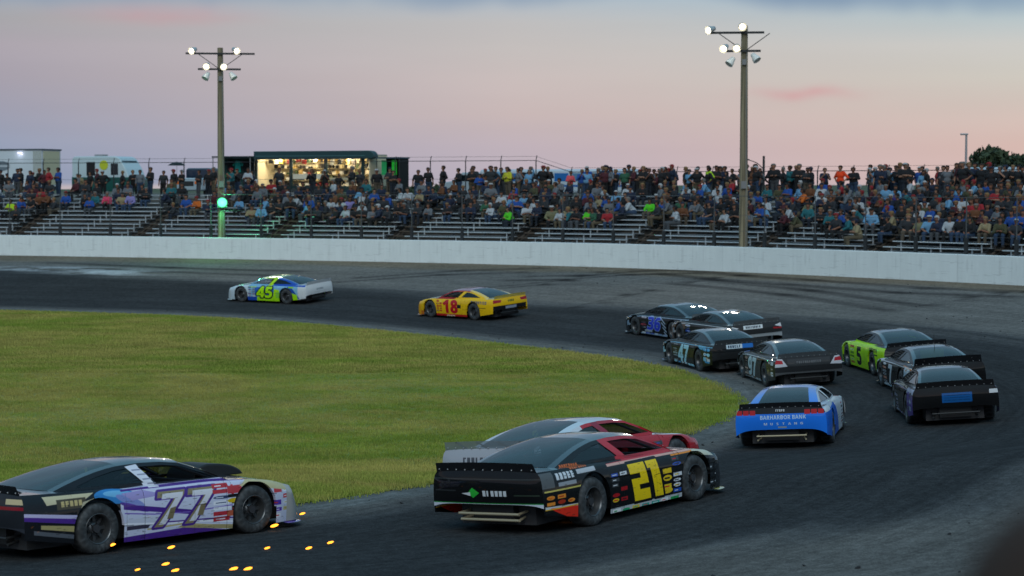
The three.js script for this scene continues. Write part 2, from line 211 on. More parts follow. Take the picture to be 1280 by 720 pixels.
{ // earth bank under the stands, terrace behind them, country beyond
  const prof = [[0.22, 1.6], [0.8, 1.7], [1.2, 2.2], [TERR_O - 0.5, 4.5], [TERR_O - 0.1, TERR], [TERR_O + 6, TERR], [TERR_O + 25, TERR - 0.1], [TERR_O + 90, TERR + 0.05], [TERR_O + 500, TERR + 0.3], [TERR_O + 2500, TERR + 0.4]];
  const pos = [], col = [], idx = [], N = 90, a0 = WL[Math.floor(NU * 0.44)], a1 = WL[NU];
  for (let i = 0; i <= N; i++) for (let j = 0; j < prof.length; j++) { const w = wallAt(lerp(a0, a1 - 0.5, i / N), prof[j][0], prof[j][1]); pos.push(w.p.x, w.p.y, w.p.z); const v = 0.8 + 0.4 * hash2(i, j); if (j < 4) col.push(0.045 * v, 0.036 * v, 0.028 * v); else if (j < 7) col.push(0.11 * v, 0.10 * v, 0.085 * v); else col.push(0.05 * v, 0.07 * v, 0.025 * v); }
  for (let i = 0; i < N; i++) for (let j = 0; j < prof.length - 1; j++) { const K = prof.length, a = i * K + j, b = a + 1, c = a + K, d = c + 1; idx.push(a, d, b, a, c, d); }
  const g = new THREE.BufferGeometry(); g.setAttribute('position', new THREE.Float32BufferAttribute(pos, 3)); g.setAttribute('color', new THREE.Float32BufferAttribute(col, 3)); g.setIndex(idx); g.computeVertexNormals();
  const o = new THREE.Mesh(g, new THREE.MeshStandardMaterial({ vertexColors: true, roughness: 1, side: THREE.DoubleSide })); o.receiveShadow = true; top(o, 'terrace_ground'); tag(o, 'earth bank and gravel terrace behind the outer wall', 'ground', null, 'structure');
  const far = new THREE.Mesh(new THREE.PlaneGeometry(6000, 6000).rotateX(-Math.PI / 2).translate(0, -4.5, 0), mat(0.05, 0.065, 0.03, 1)); top(far, 'far_ground'); tag(far, 'flat country ground reaching to the horizon', 'ground', null, 'structure');
}
{ // white concrete wall in long cast panels
  const wt = noiseTex(512, (u, v) => { const s = tnoise(u, v, 96, 3, 8) * 0.4 + tnoise(u, v, 24, 6, 9) * 0.35 + tnoise(u, v, 200, 120, 10) * 0.25; const sc = smooth(0.72, 0.86, tnoise(u, v, 14, 60, 12)) * smooth(0.45, 0.75, tnoise(u, v, 40, 90, 14)) * 0.07, dr = smooth(0.8, 0.95, tnoise(u, v, 70, 2, 15)) * 0.05; const k = 0.96 + 0.06 * (s - 0.5) - sc - dr; return [k, k, k]; });
  wt.repeat.set(1 / 9, 1 / 2.4);
  const m = new THREE.MeshStandardMaterial({ map: wt, roughness: 0.75, side: THREE.DoubleSide }); m.color.setRGB(0.78, 0.84, 0.83);
  const W = new THREE.Group(); top(W, 'trackside_wall'); tag(W, 'long white painted concrete wall around the outside of the track', 'wall');
  const PL = 9.2; for (let a = A_RIGHT; a < A_LEFT; a += PL) {
    const n = 8, sec = [[0, -0.05], [0, WALL_H - 0.02], [0.02, WALL_H], [0.22, WALL_H], [0.24, WALL_H - 0.02], [0.24, -0.05]];
    const g = grid(n, sec.length - 1, (u, v) => { const k = Math.round(v * (sec.length - 1)), q = wallAt(a + 0.004 + u * (PL - 0.008), sec[k][0], WALL_Y + sec[k][1]).p; return [q.x, q.y, q.z]; }, (p, u, v) => [a + u * PL, p[1]]);
    const g2 = g.toNonIndexed(); g2.computeVertexNormals(); const o = part(W, 'wall_panel', g2, m); o.castShadow = true; }
}
// ---------------------------------------------------------------- bleachers
const PLACE = ['beneath the white box trailer', 'beneath the green step van', 'behind the green signal lamp', 'beneath the lit merchandise trailer', 'beside the merchandise trailer stall', 'beneath the blue striped bus', 'behind the signal free lamp pole', 'beneath the curved arm streetlight', 'beneath the slim light mast', 'beneath the big tree'];
const SHORT = ['under white trailer', 'under step van', 'behind green signal', 'under merchandise trailer', 'beside banner stall', 'under parked bus', 'behind plain pole', 'under curved streetlight', 'under light mast', 'under big tree'];
const AISLES = [-128, 20, 172, 340, 494, 648, 797, 950, 1092, 1240, 1400].map(px => arcAtPixel(px, STAND_O, SEAT0));
const alu = mat(0.62, 0.65, 0.66, 0.38, { metalness: 0.55 }), aluFoot = mat(0.36, 0.38, 0.39, 0.5, { metalness: 0.4 }), darkSteel = mat(0.03, 0.032, 0.034, 0.55, { metalness: 0.3 }), brownWood = mat(0.075, 0.055, 0.04, 0.9);
const ORD = ['first', 'second', 'third', 'fourth', 'fifth', 'sixth', 'seventh', 'eighth', 'ninth', 'tenth', 'top'];
const seatY = r => SEAT0 + RISE * r, seatO = r => STAND_O + RUN * r;
const bracketG = box(-0.025, 0.025, -0.2, 0.193, -0.025, 0.025);
for (let k = 0; k < AISLES.length - 1; k++) {
  const aR = AISLES[k + 1] + 0.62, aL = AISLES[k] - 0.62;             // arc length grows to the far end
  const g = new THREE.Group(), c = wallAt((aR + aL) / 2, STAND_O, 0), P0 = wallAt(aR, STAND_O, 0).p, P1 = wallAt(aL, STAND_O, 0).p, mid = P0.clone().lerp(P1, 0.5);
  const ux = P1.clone().sub(P0).normalize(); const len = P0.distanceTo(P1);
  g.position.copy(mid); g.rotation.y = Math.atan2(-ux.z, ux.x);         // local x along the benches
  g.updateMatrixWorld(); const inward = c.n.clone().applyQuaternion(g.quaternion.clone().invert()); const sz = Math.sign(inward.z);
  top(g, 'bleacher_section'); tag(g, `aluminium bench bleacher section ${PLACE[k]}`, 'bleachers', 'bleacher sections along the outer wall');
  const seatG = new RoundedBoxGeometry(len, 0.045, 0.25, 1, 0.012), footG = new THREE.BoxGeometry(len, 0.035, 0.24), lipG = new THREE.BoxGeometry(len, 0.15, 0.02);
  for (let r = 0; r < ROWS; r++) {
    const z = sz * RUN * r, y = seatY(r);
    part(g, 'seat_plank', seatG, alu).position.set(0, y - 0.022, z);
    part(g, 'foot_plank', footG, aluFoot).position.set(0, y - 0.44, z - sz * 0.33);
    for (let x = -len / 2 + 0.4; x < len / 2; x += (len - 0.8) / 2 - 1e-4) part(g, 'seat_bracket', bracketG, alu).position.set(x, y - 0.24, z);
  }
  for (let x = -len / 2 + 0.25; x < len / 2; x += (len - 0.5) / 3 - 1e-4) { const A = [x, seatY(0) - 0.52, -sz * 0.5], B = [x, seatY(ROWS - 1) - 0.52, sz * (RUN * (ROWS - 1) + 0.2)]; part(g, 'stringer', merge([tube(A, B, 0.045, 6), tube([x, 1.8, -sz * 0.3], [x, seatY(0) - 0.5, -sz * 0.3], 0.04, 6), tube([x, 3.4, sz * 3.2], [x, seatY(5) - 0.5, sz * 3.2], 0.04, 6)]), darkSteel); }
}
for (let k = 1; k < AISLES.length - 1; k++) { // stair between two sections
  const w = wallAt(AISLES[k], STAND_O, 0), g = new THREE.Group(); g.position.copy(w.p); g.rotation.y = Math.atan2(-w.t.z, w.t.x); const sz = Math.sign(w.n.clone().applyQuaternion(g.quaternion.clone().invert()).z);
  top(g, 'aisle_stairs'); tag(g, `brown wooden stairs between bleachers, next to section ${PLACE[k]}`, 'stairs', 'stairs between bleacher sections');
  for (let r = 0; r < ROWS + 1; r++) part(g, 'step', box(-0.52, 0.52, -0.03, 0.03, -0.24, 0.24), brownWood).position.set(0, seatY(r) - 0.5, sz * (RUN * r - 0.25));
  for (const s of [-1, 1]) part(g, 'side_board', tube([s * 0.545, seatY(0) - 0.6, -sz * 0.4], [s * 0.545, seatY(ROWS) - 0.6, sz * (RUN * ROWS - 0.2)], 0.055, 4), brownWood);
}
// ---------------------------------------------------------------- catch fence on the wall, wire fence behind the crowd
{
  const G = new THREE.Group(); top(G, 'catch_fence'); tag(G, 'dark steel post and cable fence standing on the white wall', 'fence');
  const pts = []; for (let px = 1391; px > -60; px -= 62.8) { const a = arcAtPixel(px, 0.12, WALL_Y + WALL_H); const w = wallAt(a, 0.36, 0); pts.push([w.p.x, w.p.z]);
    const p = part(G, 'post', new THREE.CylinderGeometry(0.026, 0.032, 2.35, 6).translate(w.p.x, WALL_Y + WALL_H + 1.175, w.p.z), mat(0.09, 0.095, 0.1, 0.6, { metalness: 0.4 }));
    part(p, 'post_sleeve', box(-0.075, 0.075, 0, 0.66, -0.05, 0.05).rotateY(Math.atan2(-w.t.z, w.t.x)).translate(w.p.x, WALL_Y + WALL_H, w.p.z), darkSteel); }
  for (let i = 0; i < pts.length - 1; i++) for (const h of [2.33, 1.45, 0.72]) part(G, 'cable', tube([pts[i][0], WALL_Y + WALL_H + h, pts[i][1]], [pts[i + 1][0], WALL_Y + WALL_H + h, pts[i + 1][1]], h > 2 ? 0.014 : 0.007, 5), mat(0.12, 0.12, 0.12, 0.5, { metalness: 0.6 }));
}
{
  const G = new THREE.Group(); top(G, 'boundary_fence'); tag(G, 'tall wire fence with angled post tops behind the standing crowd', 'fence'); const o = TERR_O + 2.2, pts = [];
  for (let px = 1330; px > -50; px -= 44) { const a = arcAtPixel(px, o, TERR + 2), w = wallAt(a, o, TERR); pts.push(w); const H = px > 700 ? 1.5 : 2.15; w.H = H; const p = part(G, 'post', tube([w.p.x, TERR, w.p.z], [w.p.x, TERR + H, w.p.z], 0.035, 6), darkSteel); part(p, 'post_arm', tube([w.p.x, TERR + H, w.p.z], [w.p.x + w.n.x * 0.12, TERR + H + 0.26, w.p.z + w.n.z * 0.12], 0.025, 5), darkSteel); }
  for (let i = 0; i < pts.length - 1; i++) for (const [h, r] of [[-0.02, 0.02], [0.21, 0.008], [-1.05, 0.008]]) part(G, 'rail', tube([pts[i].p.x, TERR + pts[i].H + h, pts[i].p.z], [pts[i + 1].p.x, TERR + pts[i + 1].H + h, pts[i + 1].p.z], r, 5), darkSteel);
}
// ---------------------------------------------------------------- floodlight poles
const poleWood = (() => { const t = noiseTex(256, (u, v) => { const k = 0.5 + 0.5 * tnoise(u, v, 48, 4, 21) + 0.25 * (tnoise(u, v, 12, 3, 22) - 0.5); return [k * 0.95, k * 0.9, k * 0.8]; }); t.repeat.set(1, 2); const m = new THREE.MeshStandardMaterial({ map: t, roughness: 0.95 }); m.color.setRGB(0.42, 0.40, 0.33); return m; })();
const lampGlow = new THREE.MeshStandardMaterial({ color: 0x111111, roughness: 0.4 }); lampGlow.emissive.setRGB(1, 0.9, 0.66); lampGlow.emissiveIntensity = 7;
const steelGreyPole = mat(0.2, 0.205, 0.21, 0.5, { metalness: 0.5 });
const FLOOD_I = 35;
function floodPole(px, pyBase, pyTop, label, arms, aimDrop) {
  const o = 0.75, a = arcAtPixel(px, o, WALL_Y + 1), w = wallAt(a, o, WALL_Y), G = new THREE.Group(); const depth = project(w.p)[2], H = EYE + (HZ - pyTop) * depth / F - WALL_Y;
  G.position.copy(w.p); G.rotation.y = Math.atan2(w.p.x - 0, -w.p.z) * -1 + arms.turn; top(G, 'floodlight_pole'); tag(G, label, 'light pole', 'wooden floodlight poles behind the wall');
  part(G, 'pole', new THREE.CylinderGeometry(0.15, 0.215, H + 0.25, 12).translate(0, (H + 0.25) / 2 - 0.2, 0), poleWood);
  part(G, 'conduit', tube([0.13, 0.4, 0.17], [0.09, H - 1.2, 0.13], 0.022, 6), steelGreyPole); part(G, 'junction_box', box(-0.12, 0.14, H * 0.34, H * 0.34 + 0.34, 0.19, 0.3), steelGreyPole); part(G, 'junction_box', box(-0.1, 0.1, H - 1.75, H - 1.5, 0.15, 0.27), steelGreyPole);
  const m = 0.01, arm = (y, x0, x1, name) => part(G, name, box(x0, x1, y - 0.05, y + 0.05, 0.16, 0.25), darkSteel);
  arm(H - 0.28, arms.u[0], arms.u[1], 'cross_arm'); arm(H - 1.12, arms.l[0], arms.l[1], 'cross_arm');
  for (const s of [-1, 1]) part(G, 'arm_brace', tube([s * 0.1, H - 1.08, 0.28], [s * 1.15, H - 0.33, 0.28], 0.02, 5), darkSteel);
  const fix = (x, y, lit, turn, tilt) => { const f = new THREE.Group(); f.name = 'floodlight'; f.position.set(x, y, 0.34); f.rotation.order = 'YXZ'; f.rotation.y = turn; f.rotation.x = tilt; G.add(f);
    const prof = [[0.0, -0.24], [0.1, -0.24], [0.13, -0.1], [0.17, 0.0], [0.2, 0.16]].map(p => new THREE.Vector2(p[0], p[1]));
    part(f, 'reflector_housing', new THREE.LatheGeometry(prof, 16).rotateX(Math.PI / 2), lit ? mat(0.5, 0.5, 0.48, 0.4, { metalness: 0.5 }) : mat(0.75, 0.75, 0.7, 0.5));
    part(f, 'lens', new THREE.SphereGeometry(0.135, 14, 8).scale(1, 1, 0.3).translate(0, 0, 0.11), lit ? lampGlow : mat(0.6, 0.6, 0.55, 0.2));
    if (lit) { const s = new THREE.SpotLight(new THREE.Color().setRGB(1, 0.93, 0.78), FLOOD_I, 0, 62 * D2R, 0.6, 2); s.position.set(0, 0, 0.24); s.target.position.set(0, 0, 5); s.castShadow = true; s.shadow.radius = 8; s.name = 'flood_lamp'; f.add(s, s.target); } };
  for (const q of arms.fix) fix(q[0], H + q[1], q[2], q[3], q[4]);
  return [G, H, depth];
}
const [poleA, hA] = floodPole(277, 297, 62, 'weathered wooden floodlight pole carrying the green signal lamp', { turn: 0, u: [-1.85, 1.85], l: [-1.2, 1.1], fix: [[-1.45, -0.12, 1, -0.7, 0.34], [0.82, -0.1, 1, 0.55, 0.32], [-0.72, -0.95, 1, -0.25, 0.4], [0.16, -0.95, 1, 0.15, 0.42], [-0.75, -1.52, 0, -0.9, 0.9], [0.66, -1.5, 0, 0.9, 0.9]] });
floodPole(929, 312, 35, 'weathered wooden floodlight pole without a signal lamp', { turn: 0, u: [-1.75, 0.9], l: [-1.0, 0.75], fix: [[-1.55, -0.14, 1, -0.9, 0.3], [-0.12, 0.0, 1, 0.2, 0.3], [-0.9, -0.98, 1, -0.45, 0.42], [-0.35, -0.97, 1, -0.05, 0.42], [-0.62, -1.62, 0, -1.0, 0.85], [0.5, -1.45, 0, 1.0, 0.85]] });
{ // start light on the first pole
  const G = new THREE.Group(), d = project(poleA.position)[2], y = EYE + (HZ - 253) * d / F; G.position.set(poleA.position.x, y, poleA.position.z); G.rotation.y = poleA.rotation.y; top(G, 'signal_lamp'); tag(G, 'glowing green signal lamp fixed to the floodlight pole', 'signal light');
  part(G, 'housing', new RoundedBoxGeometry(0.58, 0.6, 0.22, 2, 0.04).translate(0.05, 0, 0.33), darkSteel);
  part(G, 'visor', new THREE.CylinderGeometry(0.27, 0.27, 0.12, 18, 1, true, Math.PI * 0.5, Math.PI).rotateX(Math.PI / 2).translate(0.05, 0, 0.52), darkSteel);
  const gm = new THREE.MeshStandardMaterial({ color: 0x050505 }); gm.emissive.setRGB(0.10, 1, 0.36); gm.emissiveIntensity = 2.6;
  part(G, 'lens', new THREE.SphereGeometry(0.25, 18, 10).scale(1, 1, 0.4).translate(0.05, 0, 0.45), gm);
  part(G, 'bracket', box(-0.1, 0.2, -0.06, 0.06, 0.17, 0.23), darkSteel);
  const L = new THREE.PointLight(new THREE.Color().setRGB(0.08, 1, 0.38), 22); L.position.set(0.05, 0, 0.62); L.castShadow = true; L.shadow.radius = 8; L.name = 'signal_glow'; G.add(L);
}
// ---------------------------------------------------------------- people
const bodies = {};
function sdCap(px, py, pz, b) { const ax = b[0][0], ay = b[0][1], az = b[0][2], dx = b[1][0] - ax, dy = b[1][1] - ay, dz = b[1][2] - az, L = dx * dx + dy * dy + dz * dz; const t = L < 1e-9 ? 0 : clamp(((px - ax) * dx + (py - ay) * dy + (pz - az) * dz) / L); const ex = px - ax - dx * t, ey = py - ay - dy * t, ez = pz - az - dz * t; return Math.sqrt(ex * ex + ey * ey + ez * ez) - lerp(b[2], b[3], t); }
function makeBody(bones, cy, half, res, headC) {
  const mc = new MarchingCubes(res, new THREE.MeshStandardMaterial(), false, false, 60000); mc.isolation = 0; const n = res, h = n / 2;
  const K = 0.028; for (let z = 0; z < n; z++) for (let y = 0; y < n; y++) for (let x = 0; x < n; x++) { const X = (x - h) / h * half, Y = (y - h) / h * half + cy, Z = (z - h) / h * half; let d = 1; for (const b of bones) { const q = sdCap(X, Y, Z, b); if (q - d > 0.2) continue; const k = Math.max(K - Math.abs(d - q), 0) / K; d = Math.min(d, q) - k * k * K * 0.25; } mc.field[x + y * n + z * n * n] = -d; }
  mc.update(); const cnt = mc.count, P = new Float32Array(cnt * 3), Nn = new Float32Array(cnt * 3);
  for (let i = 0; i < cnt; i++) { P[i * 3] = mc.positionArray[i * 3] * half; P[i * 3 + 1] = mc.positionArray[i * 3 + 1] * half + cy; P[i * 3 + 2] = mc.positionArray[i * 3 + 2] * half; for (let k = 0; k < 3; k++) Nn[i * 3 + k] = mc.normalArray[i * 3 + k]; const l = Math.hypot(Nn[i * 3], Nn[i * 3 + 1], Nn[i * 3 + 2]) || 1; for (let k = 0; k < 3; k++) Nn[i * 3 + k] /= l; }
  const out = { body: [], shirt: [], sleeve: [], trousers: [], shoes: [], hair: [] };
  for (let i = 0; i < cnt; i += 3) { const cx = (P[i * 3] + P[i * 3 + 3] + P[i * 3 + 6]) / 3, cY = (P[i * 3 + 1] + P[i * 3 + 4] + P[i * 3 + 7]) / 3, cz = (P[i * 3 + 2] + P[i * 3 + 5] + P[i * 3 + 8]) / 3; let best = 9, tg = ''; for (const b of bones) { const q = sdCap(cx, cY, cz, b); if (q < best) { best = q; tg = b[4]; } }
    out.body.push(i); if (tg === 'head') { const hy = cY - headC[1], hz = cz - headC[2]; if (hy > 0.045 || (hz < 0.03 && hy > -0.07)) out.hair.push(i); } else if (out[tg]) out[tg].push(i); }
  const geo = (list, off) => { const p = new Float32Array(list.length * 9), q = new Float32Array(list.length * 9); list.forEach((i, k) => { for (let v = 0; v < 9; v++) { q[k * 9 + v] = Nn[i * 3 + v]; p[k * 9 + v] = P[i * 3 + v] + off * Nn[i * 3 + v]; } }); const g = new THREE.BufferGeometry(); g.setAttribute('position', new THREE.BufferAttribute(p, 3)); g.setAttribute('normal', new THREE.BufferAttribute(q, 3)); return mergeVertices(g, 1e-4); };
  const r = { body: geo(out.body, 0), shortShirt: geo(out.shirt, 0.012), longShirt: geo(out.shirt.concat(out.sleeve), 0.012), trousers: geo(out.trousers, 0.011), shoes: geo(out.shoes, 0.008), hair: geo(out.hair, 0.013) };
  const brim = new THREE.CylinderGeometry(0.085, 0.085, 0.015, 10, 1, false, -Math.PI / 2, Math.PI).scale(1, 1, 1.35).translate(headC[0], headC[1] + 0.055, headC[2] + 0.06);
  const capHair = r.hair.clone(); r.cap = mergeVertices(merge([capHair, brim]).deleteAttribute('uv'), 1e-4);
  return r;
}
const S1 = [-1, 1];
function standBones(pose) {
  const b = [];
  for (const s of S1) { b.push([[s * 0.1, 0.07, 0], [s * 0.13, 0.045, 0.15], 0.05, 0.04, 'shoes'], [[s * 0.1, 0.5, 0.015], [s * 0.1, 0.09, -0.01], 0.066, 0.048, 'trousers'], [[s * 0.085, 0.9, 0], [s * 0.1, 0.5, 0.015], 0.092, 0.068, 'trousers']);
    const A = { down: [[0.27, 1.13, -0.03], [0.27, 0.88, 0.05], [0.26, 0.75, 0.08]], cross: [[0.28, 1.14, 0.06], [-0.02, 1.17, 0.2], [-0.12, 1.2, 0.19]], hips: [[0.38, 1.16, -0.07], [0.22, 0.98, 0.05], [0.15, 0.95, 0.1]], phone: [[0.25, 1.16, 0.12], [0.09, 1.38, 0.27], [0.05, 1.46, 0.29]], raise: s > 0 ? [[0.3, 1.6, 0.06], [0.22, 1.86, 0.12], [0.2, 1.96, 0.13]] : [[0.27, 1.13, -0.03], [0.25, 0.88, 0.06], [0.24, 0.76, 0.1]] }[pose];
    const e = [s * A[0][0], A[0][1], A[0][2]], w = [s * A[1][0], A[1][1] + (pose === 'cross' ? s * 0.02 : 0), A[1][2] + (pose === 'cross' ? s * 0.02 : 0)], f = [s * A[2][0], A[2][1], A[2][2]];
    b.push([[s * 0.19, 1.39, 0], e, 0.062, 0.05, 'shirt'], [e, w, 0.047, 0.034, 'sleeve'], [w, f, 0.036, 0.026, 'skin']); }
  b.push([[-0.07, 0.93, 0], [0.07, 0.93, 0], 0.125, 0.125, 'trousers'], [[0, 1.02, 0.01], [0, 1.3, 0.0], 0.135, 0.145, 'shirt'], [[-0.08, 1.26, 0.02], [0.08, 1.26, 0.02], 0.125, 0.125, 'shirt'], [[-0.05, 1.05, 0.02], [0.05, 1.05, 0.02], 0.13, 0.13, 'shirt'], [[-0.16, 1.4, -0.005], [0.16, 1.4, -0.005], 0.072, 0.072, 'shirt'], [[0, 1.42, 0], [0, 1.55, 0.015], 0.062, 0.055, 'skin'], [[0, 1.605, 0.03], [0, 1.675, 0.015], 0.078, 0.102, 'head'], [[0, 1.63, 0.105], [0, 1.615, 0.122], 0.016, 0.02, 'skin']);
  return b;
}
function sitBones(pose) {
  const b = [], L = { up: 0.03, lean: 0.2, cross: 0.05, drive: -0.12 }[pose], sy = pose === 'lean' ? 0.9 : 0.955;
  for (const s of S1) { b.push([[s * 0.14, 0.09, 0.42], [s * 0.16, 0.05, 0.57], 0.05, 0.04, 'shoes'], [[s * 0.14, 0.5, 0.44], [s * 0.14, 0.1, 0.41], 0.066, 0.05, 'trousers'], [[s * 0.09, 0.515, 0.0], [s * 0.14, 0.505, 0.44], 0.095, 0.07, 'trousers']);
    const A = { up: [[0.27, 0.72, 0.1], [0.14, 0.62, 0.3], [0.06, 0.6, 0.36]], lean: [[0.24, 0.62, 0.34], [0.08, 0.68, 0.5], [0.02, 0.7, 0.54]], cross: [[0.28, 0.73, 0.12], [-0.02, 0.76, 0.26], [-0.12, 0.78, 0.25]], drive: [[0.26, 0.74, 0.16], [0.15, 0.86, 0.4], [0.12, 0.9, 0.46]] }[pose];
    const e = [s * A[0][0], A[0][1], A[0][2]], w = [s * A[1][0], A[1][1], A[1][2] + (pose === 'cross' ? s * 0.02 : 0)], f = [s * A[2][0], A[2][1], A[2][2]];
    b.push([[s * 0.19, sy - 0.01, L], e, 0.062, 0.05, 'shirt'], [e, w, 0.047, 0.034, 'sleeve'], [w, f, 0.036, 0.026, 'skin']); }
  b.push([[-0.08, 0.52, -0.01], [0.08, 0.52, -0.01], 0.125, 0.125, 'trousers'], [[0, 0.6, 0.0], [0, sy - 0.09, L], 0.14, 0.14, 'shirt'], [[-0.08, sy - 0.14, L * 0.85 + 0.01], [0.08, sy - 0.14, L * 0.85 + 0.01], 0.12, 0.12, 'shirt'], [[-0.16, sy, L - 0.005], [0.16, sy, L - 0.005], 0.072, 0.072, 'shirt'], [[0, sy + 0.02, L], [0, sy + 0.15, L + 0.03], 0.062, 0.055, 'skin'], [[0, sy + 0.2, L + 0.05], [0, sy + 0.27, L + 0.035], 0.078, 0.102, 'head'], [[0, sy + 0.225, L + 0.125], [0, sy + 0.21, L + 0.142], 0.016, 0.02, 'skin']);
  return b;
}
for (const p of ['down', 'cross', 'hips', 'phone', 'raise']) bodies['stand_' + p] = makeBody(standBones(p), p === 'raise' ? 1.0 : 0.9, p === 'raise' ? 1.03 : 0.93, 58, [0, 1.65, 0.02]);
for (const p of ['up', 'lean', 'cross', 'drive']) { const L = { up: 0.03, lean: 0.2, cross: 0.05, drive: -0.12 }[p], sy = p === 'lean' ? 0.9 : 0.955; bodies['sit_' + p] = makeBody(sitBones(p), 0.66, 0.72, 42, [0, sy + 0.245, L + 0.04]); }
const SHIRT = { black: '#15161a', charcoal: '#2b2e33', navy: '#1b2740', grey: '#6d7278', white: '#b9bfc4', red: '#a3222a', maroon: '#4d1a24', blue: '#1c4fa0', 'light blue': '#6fa3c8', teal: '#1f6a72', green: '#2c5f45', olive: '#4a4a30', brown: '#6d4224', orange: '#d2691e', 'bright orange': '#ff4a10', 'lime green': '#58d820', yellow: '#c9c52a', 'neon yellow': '#b9e020', pink: '#e0476a', 'coral pink': '#e85a62', purple: '#4c3a86', lilac: '#8f86c0', tan: '#9a8c6a', khaki: '#7c7a5a' };
const PANTS = { 'blue jeans': '#2c435f', 'dark jeans': '#1c2633', 'black trousers': '#131417', 'khaki shorts': '#5a5144', 'grey trousers': '#494d52', 'tan trousers': '#5f5542' };
const HAIR = { 'dark hair': '#17110d', 'brown hair': '#37251a', 'fair hair': '#8a6c45', 'grey hair': '#75716c' };
const CAP = { 'black cap': '#121316', 'red cap': '#8c1c22', 'white cap': '#b8b8b8', 'navy cap': '#18223a' };
const SKIN = ['#8f614b', '#9a6c55', '#7d5341', '#a57a62'];
const dim = hex => { const c = new THREE.Color(hex); return c.multiplyScalar(0.72); };
const pick = (o, ...w) => { const k = Array.isArray(o) ? o : Object.keys(o); return k[Math.floor(rnd() * k.length)]; };
const cloth = hex => { const c = dim(hex); return mat(c.r, c.g, c.b, 0.9); };
const crowd = [];
const sectionOf = px => { let k = 0; const lim = [20, 172, 340, 494, 648, 797, 950, 1092, 1240]; while (k < 9 && px > lim[k]) k++; return k; };
function addPerson(px, row, pose, shirt, pants, hair, far) { crowd.push({ px, row, pose, shirt, pants, hair, far: far || 0 }); }
seed(2024);
const darkShirts = ['black', 'black', 'black', 'black', 'black', 'black', 'charcoal', 'charcoal', 'charcoal', 'navy', 'navy', 'navy', 'grey', 'maroon', 'teal', 'olive', 'blue', 'light blue', 'grey', 'white', 'brown'];
const anyPants = ['blue jeans', 'blue jeans', 'blue jeans', 'dark jeans', 'dark jeans', 'black trousers', 'black trousers', 'khaki shorts', 'grey trousers', 'tan trousers'];
const anyHair = () => rnd() < 0.33 ? pick(CAP) : pick(['dark hair', 'dark hair', 'brown hair', 'brown hair', 'fair hair', 'grey hair']);
const stp = () => pick(['stand_down', 'stand_cross', 'stand_hips', 'stand_phone', 'stand_down', 'stand_cross']), sip = () => pick(['sit_up', 'sit_lean', 'sit_cross', 'sit_up', 'sit_lean']);
// standing along the top: [x in the photograph, shirt, pose]
const standing = [[2, 'black'], [9, 'black'], [19, 'navy'], [25, 'black'], [35, 'navy'], [41, 'black'], [48, 'black'], [57, 'maroon'], [62, 'red'], [73, 'blue'], [97, 'grey'], [103, 'tan'], [112, 'black'], [120, 'maroon'], [127, 'black'], [153, 'black'], [166, 'black'], [173, 'grey'], [189, 'black'], [205, 'charcoal'], [216, 'black'], [225, 'black'], [249, 'black'], [259, 'black'], [270, 'black'], [293, 'teal'], [300, 'black'], [308, 'white'], [317, 'navy'], [349, 'charcoal'], [391, 'black'], [408, 'black'], [422, 'black'], [438, 'black'], [450, 'charcoal'], [470, 'black'], [484, 'charcoal'], [492, 'black'], [521, 'black'], [537, 'black'], [550, 'black'], [573, 'black'], [588, 'black'], [600, 'blue'], [614, 'charcoal'], [627, 'charcoal'], [638, 'yellow'], [650, 'black'], [657, 'light blue', 'stand_raise'], [665, 'charcoal'], [680, 'black'], [687, 'black'], [712, 'coral pink', 'stand_cross'], [723, 'blue'], [732, 'light blue'], [743, 'black'], [754, 'charcoal'], [768, 'black'], [782, 'green'], [793, 'maroon'], [804, 'teal'], [812, 'black'], [819, 'grey'], [828, 'black'], [834, 'black'], [841, 'black'], [856, 'black'], [861, 'light blue'], [870, 'black'], [883, 'black'], [888, 'neon yellow'], [895, 'black'], [906, 'black'], [918, 'black'], [937, 'black'], [945, 'black'], [949, 'black'], [964, 'black'], [969, 'black'], [979, 'black'], [988, 'navy'], [996, 'black'], [1000, 'black'], [1008, 'charcoal'], [1016, 'black'], [1032, 'navy'], [1052, 'bright orange', 'stand_hips'], [1068, 'black'], [1092, 'light blue'], [1108, 'navy'], [1115, 'light blue'], [1122, 'black'], [1126, 'black'], [1133, 'black'], [1146, 'blue'], [1154, 'light blue'], [1162, 'black'], [1175, 'red'], [1178, 'charcoal'], [1184, 'grey'], [1198, 'black'], [1207, 'black'], [1219, 'navy'], [1225, 'black'], [1234, 'black'], [1242, 'black'], [1250, 'charcoal'], [1257, 'black'], [1265, 'black'], [1273, 'black'], [1280, 'charcoal']];
for (const [x, s, p] of standing) addPerson(x + (rnd() - 0.5) * 5, p ? 10.3 : 10.35 + Math.pow(rnd(), 1.5) * 2.6, p || stp(), s, pick(anyPants), anyHair());
for (let k = 0; k < 60; k++) { const c = 570 + 700 * rnd(); if (Math.abs(c - 1052) < 15 || Math.abs(c - 712) < 13) continue; addPerson(c + (rnd() - 0.5) * 8, 10.4 + rnd() * 3.2, stp(), pick(darkShirts), pick(anyPants), anyHair(), 1); }
